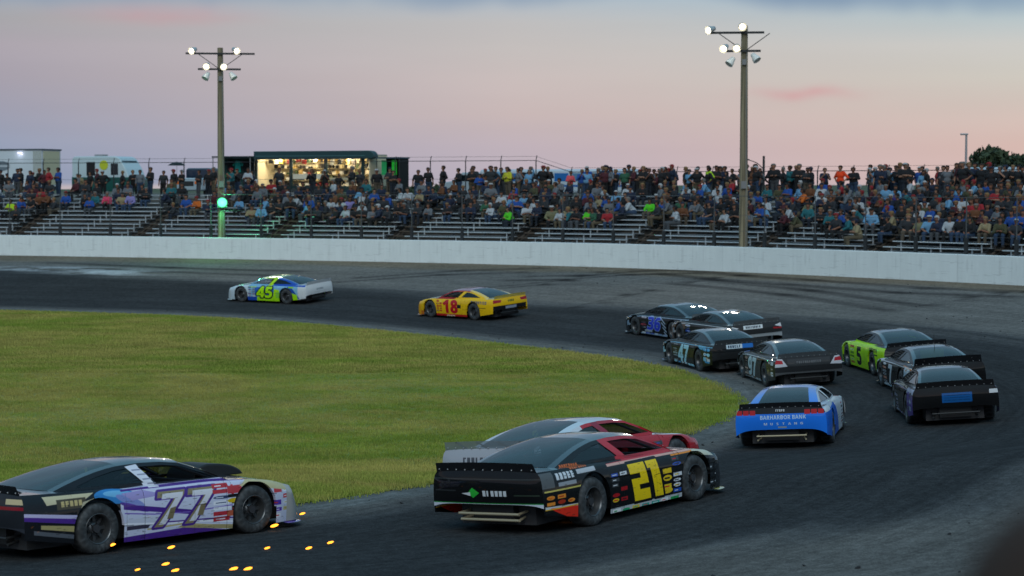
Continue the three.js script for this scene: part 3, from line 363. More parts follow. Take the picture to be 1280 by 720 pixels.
// seated people that stand out: [x, row, shirt]
const seated = [[13, 3.6, 'neon yellow'], [28, 6, 'orange'], [24, 5, 'blue'], [40, 8, 'maroon'], [52, 7, 'red'], [135, 6, 'pink'], [163, 6, 'lilac'], [152, 6.4, 'tan'], [83, 6, 'blue'], [71, 5, 'charcoal'], [234, 5, 'blue'], [248, 5, 'orange'], [300, 5, 'light blue'], [315, 3, 'tan'], [336, 5, 'light blue'], [351, 5, 'charcoal'], [362, 5, 'black'], [375, 6, 'white'], [340, 9, 'red'], [338, 4, 'black'], [387, 3, 'black'], [397, 3, 'charcoal'], [421, 3, 'black'], [433, 3, 'white'], [444, 3, 'black'], [454, 3, 'black'], [464, 3, 'grey'], [475, 3, 'navy'], [487, 3, 'charcoal'], [429, 5, 'white'], [437, 5.3, 'lilac'], [449, 5, 'black'], [462, 5.8, 'charcoal'], [467, 6.5, 'blue'], [419, 6, 'brown'], [453, 7, 'light blue'], [455, 6.4, 'white'], [487, 6.4, 'blue'], [498, 4, 'black'], [503, 3.6, 'charcoal'], [510, 4, 'black'], [514, 7.4, 'white'], [526, 7, 'tan'], [561, 4, 'black'], [578, 4, 'charcoal'], [608, 5, 'green'], [619, 5, 'charcoal'], [613, 8, 'grey'], [641, 7, 'red'], [645, 5, 'blue'], [635, 3, 'black'], [640, 3.4, 'lime green'], [658, 3.8, 'white'], [691, 3.4, 'khaki'], [703, 3.2, 'white'], [709, 3.2, 'tan'], [718, 3.2, 'teal'], [725, 3.2, 'black'], [735, 3.2, 'lime green'], [742, 3.2, 'green'], [751, 3.2, 'black'], [761, 3.4, 'red'], [695, 8, 'grey'], [740, 5.4, 'grey'], [752, 5.6, 'tan'], [762, 6, 'blue'], [772, 6.6, 'light blue'], [783, 6, 'black'], [791, 5, 'white'], [813, 5, 'lime green'], [823, 4, 'charcoal'], [833, 7, 'brown'], [846, 3.4, 'white'], [853, 5, 'green'], [868, 5, 'grey'], [884, 4, 'navy'], [887, 4, 'black'], [900, 8.6, 'white'], [900, 3, 'black'], [910, 3.2, 'white'], [915, 9, 'red'], [937, 2.6, 'grey'], [921, 4, 'black'], [940, 5, 'maroon'], [862, 8, 'white'], [876, 8, 'blue'], [945, 7.4, 'blue'], [951, 4, 'blue'], [954, 3.6, 'light blue'], [982, 5, 'maroon'], [991, 4.4, 'white'], [986, 8, 'blue'], [1010, 7.4, 'orange'], [1014, 4.6, 'khaki'], [1032, 4.6, 'black'], [1031, 8.6, 'blue'], [1057, 9, 'red'], [1066, 7.4, 'grey'], [1072, 6, 'white'], [1091, 5, 'white'], [1089, 3, 'light blue'], [1063, 2, 'teal'], [1046, 1.6, 'charcoal'], [1074, 1.4, 'tan'], [1116, 3, 'tan'], [1120, 7.4, 'purple'], [1117, 5, 'blue'], [1133, 2.4, 'charcoal'], [1139, 8.6, 'white'], [1150, 2, 'khaki'], [1162, 2, 'light blue'], [1172, 7, 'teal'], [1176, 5.2, 'grey'], [1188, 5.8, 'light blue'], [1202, 6, 'white'], [1191, 3.2, 'black'], [1218, 5, 'red'], [1224, 5.2, 'red'], [1245, 7.4, 'red'], [1234, 2, 'tan'], [1268, 2, 'charcoal'], [1270, 4, 'navy'], [1276, 6, 'blue']];
const taken = [];
const free = (px, row) => taken.every(t => Math.abs(t[1] - row) > 0.75 || Math.abs(t[0] - px) > 10.5);
for (const [x, r, s] of seated) { const row = Math.min(9, Math.round(r)); taken.push([x, row]); addPerson(x, row, sip(), s, pick(anyPants), anyHair()); }
const fill = [[-6, 72, 5, 9, 0.5], [-6, 20, 2, 4, 0.25], [80, 165, 5, 9, 0.3], [165, 212, 5, 9, 0.18], [214, 270, 4, 9, 0.42], [270, 336, 3, 9, 0.42], [345, 488, 4, 9, 0.44], [496, 545, 4, 9, 0.3], [548, 645, 4, 9, 0.46], [652, 792, 4, 9, 0.62], [800, 945, 4, 9, 0.62], [955, 1088, 3, 9, 0.72], [1095, 1240, 2, 9, 0.9], [1245, 1290, 2, 9, 0.85]];
for (const [x0, x1, r0, r1, pr] of fill) for (let r = r1; r >= r0; r--) for (let x = x0 + rnd() * 8; x < x1; x += 12.2 + rnd() * 2) { if (rnd() > pr * (0.35 + 1.3 * vnoise(x * 0.035, r * 0.5 + 9)) || !free(x, r)) continue; taken.push([x, r]); addPerson(x, r, sip(), pick(darkShirts), pick(anyPants), anyHair(), 1); }
function personMeshes(c) {
  const b = bodies[c.pose], long = c.long ?? (hash2(Math.round(c.px * 7), Math.round(c.row * 10)) < 0.4), isCap = c.hair in CAP;
  const o = new THREE.Mesh(b.body, cloth(SKIN[Math.floor(hash2(Math.round(c.px), 3) * 4)])); o.castShadow = o.receiveShadow = true;
  part(o, long ? 'jacket' : 'shirt', long ? b.longShirt : b.shortShirt, cloth(SHIRT[c.shirt])); part(o, 'trousers', b.trousers, cloth(PANTS[c.pants])); part(o, 'shoes', b.shoes, cloth('#26262a'));
  part(o, isCap ? 'cap' : 'hair', isCap ? b.cap : b.hair, cloth(isCap ? CAP[c.hair] : HAIR[c.hair])); c.longSleeve = long; return o;
}
function seatPerson(c) { const sit = c.pose.startsWith('sit'), off = sit ? seatO(c.row) : STAND_O + RUN * c.row, y = sit ? seatY(c.row) - 0.42 : TERR; const a = arcAtPixel(c.px, off, y + 1), w = wallAt(a, off, sit ? y : (c.row > 10.2 ? TERR : seatY(c.row) - 0.42)); return { p: w.p, ry: Math.atan2(-w.n.x, -w.n.z) + (hash2(Math.round(c.px * 3), 11) - 0.5) * 1.7, s: sit ? 0.92 + 0.14 * hash2(Math.round(c.px * 5), 7) : (hash2(Math.round(c.px * 9), 17) < 0.14 ? 0.78 : 0.9) + 0.15 * hash2(Math.round(c.px * 5), 7) }; }
crowd.sort((a, b) => a.far - b.far);
{
  const solo = crowd.slice(0, 300), rest = crowd.slice(300);
  console.log('people', crowd.length);
  const seen = new Map();
  for (const c of solo) { for (let k = 0; k < 6; k++) { const key = [c.pose, c.shirt, c.pants, c.hair, Math.min(10, Math.floor(c.row)), sectionOf(c.px)].join(); if (!seen.has(key)) { seen.set(key, 1); break; } c.pants = Object.keys(PANTS)[k]; }
    const o = personMeshes(c), q = seatPerson(c); o.position.copy(q.p); o.rotation.order = 'YXZ'; o.rotation.set((hash2(Math.round(c.px * 11), 5) - 0.5) * 0.12, q.ry, (hash2(Math.round(c.px * 13), 6) - 0.5) * 0.16); o.scale.set(q.s * (0.92 + 0.3 * hash2(Math.round(c.px * 17), 8)), q.s, q.s * (0.95 + 0.3 * hash2(Math.round(c.px * 19), 9))); top(o, 'person');
    const sit = c.pose.startsWith('sit'), doing = { stand_down: 'standing', stand_cross: 'standing arms folded', stand_hips: 'hands on hips', stand_phone: 'standing hands raised', stand_raise: 'standing arm raised', sit_up: 'seated', sit_lean: 'seated leaning forward', sit_cross: 'seated arms folded' }[c.pose];
    const wear = `${c.shirt} ${c.longSleeve ? 'jacket' : 'shirt'}, ${c.pants}, ${c.hair}`, label = sit ? `${doing}, ${wear}, ${ORD[c.row]} row ${SHORT[sectionOf(c.px)]}` : `${doing}, ${wear}, top terrace ${SHORT[sectionOf(c.px)]}`;
    tag(o, 'person ' + label, 'person', 'spectators in the stands'); }
  const parts = []; const col = (g, hex) => { const q = plain(g.clone()); q.deleteAttribute('uv'); const c = dim(hex), n = q.attributes.position.count, a = new Float32Array(n * 3); for (let i = 0; i < n; i++) { a[i * 3] = c.r; a[i * 3 + 1] = c.g; a[i * 3 + 2] = c.b; } q.setAttribute('color', new THREE.BufferAttribute(a, 3)); return q; };
  for (const c of rest) { const b = bodies[c.pose], q = seatPerson(c), m = new THREE.Matrix4().compose(q.p, new THREE.Quaternion().setFromAxisAngle(new THREE.Vector3(0, 1, 0), q.ry), new THREE.Vector3(q.s, q.s, q.s)); for (const [g, h] of [[b.body, SKIN[0]], [b.longShirt, SHIRT[c.shirt]], [b.trousers, PANTS[c.pants]], [b.shoes, '#26262a'], [b.hair, HAIR[c.hair] || CAP[c.hair]]]) parts.push(col(g, h).applyMatrix4(m)); }
  if (parts.length) { const o = new THREE.Mesh(mergeGeometries(parts), new THREE.MeshStandardMaterial({ vertexColors: true, roughness: 0.9, side: THREE.DoubleSide })); shade(o); top(o, 'seated_crowd'); tag(o, 'mass of seated spectators filling the upper bench rows', 'crowd', null, 'stuff'); }
}
// ---------------------------------------------------------------- vehicles and stalls on the terrace
// a frame whose local x runs along the terrace to the right of the picture, z faces the track, origin at pixel px, offset o behind the stands
function terraceFrame(px, o, name) { const a = arcAtPixel(px, TERR_O + o, TERR + 1.5), w = wallAt(a, TERR_O + o, TERR), g = new THREE.Group(); g.position.copy(w.p); g.rotation.y = Math.atan2(-w.n.x, -w.n.z); top(g, name); g.userData.scale = F / project(w.p)[2]; return g; }
const rubber = mat(0.018, 0.018, 0.019, 0.85), steelGrey = mat(0.35, 0.36, 0.37, 0.4, { metalness: 0.6 });
function roadWheel(G, x, y, z, r) { const w = part(G, 'wheel', new THREE.CylinderGeometry(r, r, 0.22, 18).rotateX(Math.PI / 2).translate(x, y, z), rubber); part(w, 'hubcap', new THREE.CylinderGeometry(r * 0.55, r * 0.55, 0.24, 14).rotateX(Math.PI / 2).translate(x, y, z), steelGrey); }
const paint = (hex, r = 0.4) => hexm(hex, r, { clearcoat: 0.4, clearcoatRoughness: 0.15 });
{ // white box trailer
  const G = terraceFrame(8, 6, 'box_trailer'); tag(G, 'white box trailer with grey oval emblem and a small lamp', 'trailer');
  part(G, 'box', new RoundedBoxGeometry(6.4, 2.4, 2.4, 2, 0.06).translate(-0.6, 1.85, -1.2), paint('#c2ccd2')); const roof = part(G, 'roof_trim', box(-3.84, 2.64, 3.0, 3.1, -2.44, 0.04), hexm('#4a545c', 0.6));
  part(G, 'end_panel', box(2.602, 2.62, 0.8, 2.95, -2.2, -0.2), hexm('#c9c3a0', 0.5));
  for (let k = 0; k < 7; k++) part(G, 'panel_rib', box(2.0 + k * 0.09, 2.03 + k * 0.09, 0.75, 2.95, 0.002, 0.02), hexm('#8d9380', 0.6));
  const em = part(G, 'emblem', new THREE.CylinderGeometry(0.62, 0.62, 0.02, 28).rotateX(Math.PI / 2).scale(1, 0.5, 1).translate(-0.35, 2.0, 0.014), hexm('#66737c', 0.6)); part(em, 'emblem_band', box(-0.95, 0.25, 1.93, 2.05, 0.026, 0.032), hexm('#aab4ba', 0.6));
  const gl = new THREE.MeshStandardMaterial({ color: 0x111111 }); gl.emissive.setRGB(0.75, 0.72, 1); gl.emissiveIntensity = 2; part(G, 'lamp', box(0.85, 1.2, 2.8, 2.87, 0.0, 0.07), gl); const L = new THREE.PointLight(new THREE.Color().setRGB(0.8, 0.8, 1), 0.2); L.position.set(1.02, 2.75, 0.25); L.castShadow = true; L.name = 'trailer_lamp'; G.add(L);
  for (const x of [-1.6, -0.7]) roadWheel(G, x, 0.38, 0.02, 0.38); part(G, 'chassis', box(-3.6, 2.5, 0.45, 0.66, -2.2, -0.1), darkSteel);
}
{ // step van
  const G = terraceFrame(125, 3.4, 'step_van'); tag(G, 'white over green step van with a round yellow badge', 'van');
  const sh = new THREE.Shape(); sh.moveTo(-1.95, 1.25); sh.lineTo(-1.95, 2.28); sh.quadraticCurveTo(-1.95, 2.5, -1.7, 2.5); sh.lineTo(0.95, 2.5); sh.quadraticCurveTo(1.25, 2.48, 1.4, 2.3); sh.lineTo(1.75, 1.75); sh.lineTo(1.98, 1.25); sh.closePath();
  part(G, 'upper_body', new THREE.ExtrudeGeometry(sh, { depth: 2.0, bevelEnabled: true, bevelSize: 0.05, bevelThickness: 0.05, bevelSegments: 2 }).translate(0, 0, -2.05), paint('#b9ccd0'));
  const lo = new THREE.Shape(); lo.moveTo(-2.0, 0.4); lo.lineTo(-2.0, 1.245); lo.lineTo(2.0, 1.245); lo.lineTo(2.45, 1.1); lo.lineTo(2.5, 0.4); lo.closePath();
  part(G, 'lower_body', new THREE.ExtrudeGeometry(lo, { depth: 2.0, bevelEnabled: true, bevelSize: 0.04, bevelThickness: 0.05, bevelSegments: 2 }).translate(0, 0, -2.05), paint('#155049'));
  part(G, 'side_hatch', box(-0.95, -0.35, 1.35, 2.2, 0.0, 0.02), hexm('#14161a', 0.3)); part(G, 'cab_window', box(0.78, 1.28, 1.4, 2.1, 0.0, 0.02), hexm('#0d1a20', 0.1)); part(G, 'windscreen', box(-0.02, 0.0, -0.45, 0.42, -1.9, -0.1).rotateZ(0.42).translate(1.66, 1.9, 0), hexm('#1b2a30', 0.08));
  part(G, 'badge', new THREE.CylinderGeometry(0.3, 0.3, 0.02, 24).rotateX(Math.PI / 2).translate(0.28, 2.0, 0.012), hexm('#b8c22a', 0.5)); part(G, 'roof_vent', box(-0.8, -0.2, 2.55, 2.68, -1.3, -0.7), steelGrey);
  roadWheel(G, -1.2, 0.37, -0.05, 0.37); roadWheel(G, 1.6, 0.37, -0.05, 0.37);
}
{ // pickup truck
  const G = terraceFrame(237, 5, 'pickup_truck'); tag(G, 'dark blue pickup with pale hood beside the black umbrella', 'pickup');
  part(G, 'cab', new RoundedBoxGeometry(1.7, 0.75, 1.5, 3, 0.2).translate(0, 1.45, -1.6), paint('#1e2c3a')); part(G, 'windscreen', box(-0.7, 0.7, 1.25, 1.72, -0.87, -0.84), hexm('#1a2b3c', 0.08)); part(G, 'body', new RoundedBoxGeometry(1.9, 0.8, 4.4, 3, 0.12).translate(0, 0.8, -2), paint('#9fb0b8')); for (const s of S1) part(G, 'headlight', box(s * 0.66 - 0.18, s * 0.66 + 0.18, 0.82, 1.0, 0.2, 0.215), hexm('#e07020', 0.4)); part(G, 'grille', box(-0.4, 0.4, 0.7, 1.0, 0.2, 0.212), darkSteel); for (const s of S1) { const w = part(G, 'wheel', new THREE.CylinderGeometry(0.38, 0.38, 0.22, 16).rotateZ(Math.PI / 2).translate(s * 0.88, 0.38, -0.7), rubber); }
}
{ // umbrella held above the crowd
  const G = terraceFrame(221, 0.9, 'umbrella'); tag(G, 'open black umbrella held over the standing spectators', 'umbrella'); const R = 0.55, g = grid(24, 6, (u, v) => { const a = u * Math.PI * 2, r = R * v * (1 - 0.05 * Math.abs(Math.sin(a * 4)) * v); return [Math.cos(a) * r, 2.15 - 0.22 * v * v, Math.sin(a) * r]; }); part(G, 'canopy', g, hexm('#0e1716', 0.7)); part(G, 'shaft', tube([0, 1.2, 0], [0, 2.2, 0], 0.012, 5), steelGrey);
}
{ // shirt stall with dark awning frame
  const G = terraceFrame(290, 2.8, 'shirt_stall'); tag(G, 'dark green stall hung with teal and black shirts', 'stall');
  part(G, 'back_wall', box(-1.25, 1.3, 0.2, 2.42, -1.1, -1.05), hexm('#123a38', 0.8)); part(G, 'awning', box(-1.35, 1.35, 2.42, 2.5, -1.2, 0.1), hexm('#0d2428', 0.7)); for (const x of [-1.3, 1.3]) part(G, 'post', tube([x, 0, 0.05], [x, 2.42, 0.05], 0.03, 6), steelGrey);
  const tee = new THREE.Shape(); tee.moveTo(-0.2, 0); tee.lineTo(-0.2, 0.42); tee.lineTo(-0.34, 0.36); tee.lineTo(-0.4, 0.5); tee.lineTo(-0.14, 0.66); tee.lineTo(0.14, 0.66); tee.lineTo(0.4, 0.5); tee.lineTo(0.34, 0.36); tee.lineTo(0.2, 0.42); tee.lineTo(0.2, 0); tee.closePath(); const tg = new THREE.ExtrudeGeometry(tee, { depth: 0.04, bevelEnabled: false });
  for (const [x, y, h] of [[-0.75, 1.6, '#15171a'], [-0.2, 1.55, '#2aa8a0'], [0.35, 1.6, '#15171a'], [0.9, 1.6, '#15171a'], [-0.75, 0.85, '#1c6a4a'], [0.35, 0.85, '#2b2e33']]) part(G, 'shirt', tg.clone().translate(x, y, -1.03), hexm(h, 0.9));
}
{ // merchandise trailer with its side open and lit inside
  const G = terraceFrame(391, 2.6, 'merchandise_trailer'); tag(G, 'long dark green trailer with open lit side full of merchandise', 'trailer'); const S = G.userData.scale, L = 162 / S / 2, H = 2.52, gm = hexm('#12302f', 0.55), z0 = -2.1;
  part(G, 'back_wall', box(-L, L, 0.7, H - 0.05, z0 - 0.04, z0), hexm('#e6d8b4', 0.7)); part(G, 'floor', box(-L, L, 0.62, 0.7, z0, 0), hexm('#555049', 0.8)); part(G, 'roof', box(-L - 0.02, L, H - 0.05, H + 0.04, z0 - 0.04, 0), hexm('#b0aa98', 0.8));
  for (const x of [-L, L - 0.06]) part(G, 'end_wall', box(x, x + 0.06, 0.7, H - 0.05, z0, 0), hexm('#d8cba8', 0.7)); part(G, 'skirt', box(-L, L, 0.35, 0.7, -0.03, 0.02), gm);
  const fs = new THREE.Shape(); fs.moveTo(-L - 0.1, 0); fs.lineTo(-L - 0.1, 0.42); fs.lineTo(L - 0.1, 0.42); fs.quadraticCurveTo(L + 0.3, 0.42, L + 0.32, 0.1); fs.lineTo(L + 0.2, 0); fs.closePath(); const fa = part(G, 'fascia', new THREE.ExtrudeGeometry(fs, { depth: 0.5, bevelEnabled: true, bevelSize: 0.03, bevelThickness: 0.03, bevelSegments: 2 }).translate(0, H - 0.2, -0.35), hexm('#163a3e', 0.5)); part(fa, 'fascia_stripe', box(-L, L - 0.2, H - 0.06, H - 0.02, 0.182, 0.188), hexm('#3d6468', 0.5));
  for (const x of [-L * 0.4, L * 0.22, L - 0.5]) part(G, 'pillar', box(x - 0.1, x + 0.1, 0.7, H - 0.2, -0.14, -0.02), gm); part(G, 'counter', box(-L * 0.36, L * 0.2, 1.12, 1.42, -0.16, -0.02), hexm('#d8d0b8', 0.6)); part(G, 'counter', box(L * 0.25, L - 0.6, 1.05, 1.2, -0.4, -0.02), hexm('#b8ac8c', 0.6));
  for (let r = 0; r < 4; r++) part(G, 'shelf', box(-L + 0.07, L - 0.07, 1.02 + r * 0.36, 1.045 + r * 0.36, z0 + 0.002, z0 + 0.4), hexm('#a89c7c', 0.7));
  seed(99); const cols = ['#8c2a24', '#e0b840', '#e8e0c8', '#e8dcc0', '#181818', '#d8c8a0', '#4a5a3a', '#d8d8d0', '#c0a060', '#3a3028', '#101418', '#f0dca0', '#202830', '#e8e4d8']; const byCol = new Map();
  for (let r = 0; r < 5; r++) for (let x = -L + 0.15; x < L - 0.2; x += 0.14 + rnd() * 0.22) { const w = 0.06 + rnd() * 0.1, h = 0.1 + rnd() * 0.2, c = pick(cols), y = r < 4 ? 1.047 + r * 0.36 : 0.705, z = z0 + 0.18 + rnd() * 0.08; const g = rnd() < 0.5 ? box(x - w, x + w, y, y + h, z - 0.1, z + 0.08) : new THREE.CylinderGeometry(w, w * 0.9, h, 8).translate(x, y + h / 2, z); if (!byCol.has(c)) byCol.set(c, []); byCol.get(c).push(g); }
  for (let x = -L + 0.3; x < L - 0.3; x += 0.3 + rnd() * 0.5) { const c = pick(cols), h = 0.15 + rnd() * 0.2; if (!byCol.has(c)) byCol.set(c, []); byCol.get(c).push(box(x, x + 0.16 + rnd() * 0.12, H - 0.25 - h, H - 0.25, -0.9, -0.82)); }
  for (const [c, l] of byCol) { const o = part(G, 'merchandise', merge(l), hexm(c, 0.7)); o.userData.kind = 'stuff'; }
  const tubeM = new THREE.MeshStandardMaterial({ color: 0x222222 }); tubeM.emissive.setRGB(1, 0.88, 0.6); tubeM.emissiveIntensity = 5;
  for (const x of [-L * 0.7, -L * 0.1, L * 0.55]) { part(G, 'strip_light', box(x - 0.75, x + 0.75, H - 0.12, H - 0.08, -0.75, -0.65), tubeM); const q = new THREE.PointLight(new THREE.Color().setRGB(1, 0.87, 0.62), 9); q.position.set(x, H - 0.22, -0.7); q.castShadow = true; q.shadow.radius = 10; q.name = 'strip_glow'; G.add(q); }
  for (const x of [-1.3, -0.35]) roadWheel(G, x, 0.38, -0.1, 0.38);
  const st = terraceFrame(486, 2.4, 'banner_stall'); tag(st, 'narrow dark stall hung with bright green banners', 'stall'); part(st, 'canopy', box(-0.8, 0.75, 2.3, 2.38, -1.2, 0.1), hexm('#2b4a5a', 0.6)); part(st, 'back_wall', box(-0.75, 0.7, 0.1, 2.3, -1.15, -1.1), hexm('#0d1413', 0.9)); part(st, 'side_wall', box(0.66, 0.7, 0.1, 2.3, -1.1, 0.05), hexm('#0d1413', 0.9)); for (const [x, h] of [[-0.35, '#1f9c58'], [0.32, '#22c832']]) part(st, 'banner', box(x - 0.16, x + 0.16, 1.35, 2.2, -0.1, -0.07), hexm(h, 0.8)); for (const x of [-0.76, 0.7]) part(st, 'post', tube([x, 0, 0.06], [x, 2.3, 0.06], 0.025, 6), darkSteel);
}
{ // low white bus behind the standing crowd
  const G = terraceFrame(690, 6.5, 'parked_bus'); tag(G, 'long white bus with blue window panels behind the standing crowd', 'bus'); part(G, 'body', new RoundedBoxGeometry(9.6, 1.4, 2.4, 3, 0.16).translate(0, 0.98, -1.2), paint('#b4c2cb')); for (let k = 0; k < 8; k++) part(G, 'window', box(-4.4 + k * 1.14, -3.5 + k * 1.14, 0.98, 1.45, -0.005, 0.012), hexm(k % 3 === 1 ? '#2468a8' : '#557f9c', 0.15)); part(G, 'stripe', box(-4.7, 4.7, 0.66, 0.78, 0.0, 0.008), hexm('#2a5e9c', 0.5)); for (const x of [-3.2, 3.1]) roadWheel(G, x, 0.42, -0.02, 0.42);
  const V = terraceFrame(1250, 4.5, 'panel_van'); tag(V, 'white panel van half hidden behind the crowd near the tree', 'van'); part(V, 'body', new RoundedBoxGeometry(4.8, 1.3, 1.9, 4, 0.22).translate(0, 0.98, -1), paint('#a9b5bc')); part(V, 'cab_window', box(-2.0, -1.2, 1.1, 1.5, -0.06, -0.035), hexm('#101a20', 0.1)); for (const x of [-1.5, 1.5]) roadWheel(V, x, 0.35, -0.08, 0.35);
  const V2 = terraceFrame(590, 7, 'parked_car'); tag(V2, 'pale parked car behind the bare wire fence', 'car'); const cs = new THREE.Shape(); cs.moveTo(-2.2, 0.3); cs.lineTo(-2.2, 0.85); cs.lineTo(-1.3, 0.95); cs.lineTo(-0.7, 1.45); cs.lineTo(0.8, 1.45); cs.lineTo(1.5, 0.95); cs.lineTo(2.2, 0.8); cs.lineTo(2.2, 0.3); cs.closePath(); part(V2, 'body', new THREE.ExtrudeGeometry(cs, { depth: 1.6, bevelEnabled: true, bevelSize: 0.06, bevelThickness: 0.08, bevelSegments: 2 }).translate(0, 0, -1.8), paint('#9aa8b0')); for (const x of [-0.55, 0.5]) part(V2, 'window', box(x - 0.42, x + 0.42, 1.0, 1.36, -0.118, -0.1), hexm('#0d151a', 0.1)); for (const x of [-1.35, 1.35]) roadWheel(V2, x, 0.33, -0.15, 0.33);
}
{ // street light with curved arm, slim mast
  const at = (px, o) => { const a = arcAtPixel(px, TERR_O + o, TERR + 2); return wallAt(a, TERR_O + o, TERR).p; };
  let G = new THREE.Group(), p = at(955.5, 3.5); G.position.copy(p); top(G, 'streetlight'); tag(G, 'short dark streetlight with a curved arm behind the crowd', 'streetlight'); let s = F / project(p)[2]; const H = 36 / s + EYE - TERR; part(G, 'pole', tube([0, 0, 0], [0, H, 0], 0.07, 8, 0.06), darkSteel); const cv = new THREE.CatmullRomCurve3([[0, H - 0.7, 0], [-0.35, H - 0.38, 0], [-0.8, H - 0.2, 0]].map(v => new THREE.Vector3(...v))); part(G, 'arm', new THREE.TubeGeometry(cv, 10, 0.025, 6), darkSteel); part(G, 'lamp_head', new RoundedBoxGeometry(0.34, 0.08, 0.16, 2, 0.03).translate(-0.92, H - 0.2, 0), darkSteel);
  G = new THREE.Group(); p = at(1207, 18); G.position.copy(p); top(G, 'light_mast'); tag(G, 'slim grey light mast rising above the crowd by the tree', 'light mast'); s = F / project(p)[2]; const h2 = (HZ - 168) / s + EYE - TERR; part(G, 'mast', tube([0, -0.5, 0], [0, h2, 0], 0.085, 8, 0.06), steelGrey); part(G, 'lamp_head', new RoundedBoxGeometry(0.42, 0.1, 0.2, 2, 0.03).translate(-0.12, h2, 0), steelGrey);
}
function leafTree(G, R, squash, y0, n, leaf, m, rs) { seed(rs); const pos = []; const blobs = []; for (let k = 0; k < 26; k++) { const a = rnd() * 6.283, r = R * Math.sqrt(rnd()) * 0.82, h = rnd(); blobs.push([Math.cos(a) * r, y0 + R * squash * (0.15 + 1.35 * h * (1 - 0.55 * (r / R) ** 2)), Math.sin(a) * r, R * (0.2 + 0.16 * rnd())]); }
  for (let i = 0; i < n; i++) { const b = blobs[Math.floor(rnd() * blobs.length)], u = rnd() * 2 - 1, a = rnd() * 6.283, q = Math.sqrt(1 - u * u), rr = b[3] * (0.75 + 0.3 * rnd()); const c = new THREE.Vector3(b[0] + Math.cos(a) * q * rr, b[1] + u * rr * 0.8, b[2] + Math.sin(a) * q * rr), e = new THREE.Euler(rnd() * 6, rnd() * 6, rnd() * 6), s = leaf * (0.6 + 0.8 * rnd()); for (const v of [[-s, 0, 0], [s, 0, 0], [0, s * 1.5, 0], [-s, 0, 0], [0, -s * 1.2, 0], [s, 0, 0]]) { const w = new THREE.Vector3(...v).applyEuler(e).add(c); pos.push(w.x, w.y, w.z); } }
  const g = new THREE.BufferGeometry(); g.setAttribute('position', new THREE.Float32BufferAttribute(pos, 3)); g.computeVertexNormals(); return part(G, 'crown', g, m); }
{ // big tree at the end of the stands, low wood beyond
  const a = arcAtPixel(1290, TERR_O + 30, TERR), w = wallAt(a, TERR_O + 30, TERR - 0.3), G = new THREE.Group(); G.position.copy(w.p); top(G, 'broadleaf_tree'); tag(G, 'broad dark green tree rising beyond the terrace', 'tree'); const lm = mat(0.035, 0.055, 0.022, 0.8);
  part(G, 'trunk', merge([tube([0, -0.4, 0], [0.1, 1.2, 0], 0.3, 9, 0.2), tube([0.1, 1.0, 0], [1.3, 1.9, 0.3], 0.14, 6, 0.06), tube([0.1, 1.0, 0], [-1.2, 1.8, -0.3], 0.13, 6, 0.05), tube([0.05, 1.1, 0], [0.2, 2.1, 0.2], 0.13, 6, 0.05)]), mat(0.06, 0.05, 0.04, 0.95)); leafTree(G, 4.8, 0.3, 0.6, 17000, 0.15, lm, 5);
  for (const [px, o, R, l] of [[505, 60, 3.6, 'low round dark tree far behind the banner stall'], [566, 70, 3.2, 'low dark tree far behind the bare fence']]) { const q = wallAt(arcAtPixel(px, TERR_O + o, TERR), TERR_O + o, TERR - 1), T = new THREE.Group(); T.position.copy(q.p); top(T, 'distant_tree'); tag(T, l, 'tree', 'trees far beyond the terrace'); part(T, 'trunk', tube([0, -0.3, 0], [0, 1.2, 0], 0.2, 6, 0.12), mat(0.06, 0.05, 0.04, 0.95)); leafTree(T, R, 0.22, 0.2, 1400, 0.16, lm, px); }
}
// ---------------------------------------------------------------- stock cars (x forward, y up, z to the car's right)
const interp = (tab, x) => { let k = 0; while (k < tab.length - 2 && x > tab[k + 1][0]) k++; const [x0, y0] = tab[k], [x1, y1] = tab[k + 1], h = x1 - x0, t = clamp((x - x0) / h); const sl = i => i <= 0 || i >= tab.length - 1 ? (tab[Math.min(i + 1, tab.length - 1)][1] - tab[Math.max(i - 1, 0)][1]) / (tab[Math.min(i + 1, tab.length - 1)][0] - tab[Math.max(i - 1, 0)][0]) : (tab[i + 1][1] - tab[i - 1][1]) / (tab[i + 1][0] - tab[i - 1][0]); const m0 = sl(k) * h, m1 = sl(k + 1) * h, t2 = t * t, t3 = t2 * t; return (2 * t3 - 3 * t2 + 1) * y0 + (t3 - 2 * t2 + t) * m0 + (-2 * t3 + 3 * t2) * y1 + (t3 - t2) * m1; };
const XR = -2.43, XN = 2.0, AXR = -1.30, AXF = 1.37, AR = 0.405, WR = 0.345;
const LOW = 0.9, YT = [[-2.6, 0.975], [-2.43, 0.975], [-1.9, 0.962], [-1.3, 0.95], [-0.6, 0.925], [0.2, 0.905], [0.97, 0.885], [1.4, 0.855], [1.75, 0.80], [2.0, 0.725], [2.15, 0.665], [2.3, 0.59], [2.5, 0.5]].map(p => [p[0], p[1] * LOW]), yt = x => interp(YT, x);
const WID = [[-2.6, 0.93], [-2.43, 0.95], [-2.2, 0.98], [-1.6, 1.0], [-0.6, 0.985], [0.4, 0.985], [1.3, 1.0], [1.75, 0.985], [2.0, 0.94], [2.2, 0.86]], wid = x => interp(WID, x);
const zside = (x, y) => { const w = wid(x), top = yt(x), u = clamp((y - 0.5) / (top - 0.5)), l = clamp((0.5 - y) / 0.4); return w - 0.045 * u * u - 0.045 * Math.pow(u, 9) - 0.03 * l * l; };
const ws = x => zside(x, yt(x));
const XA = 1.02, XAT = 0.3, XCT = -0.72, XCB = -1.86;
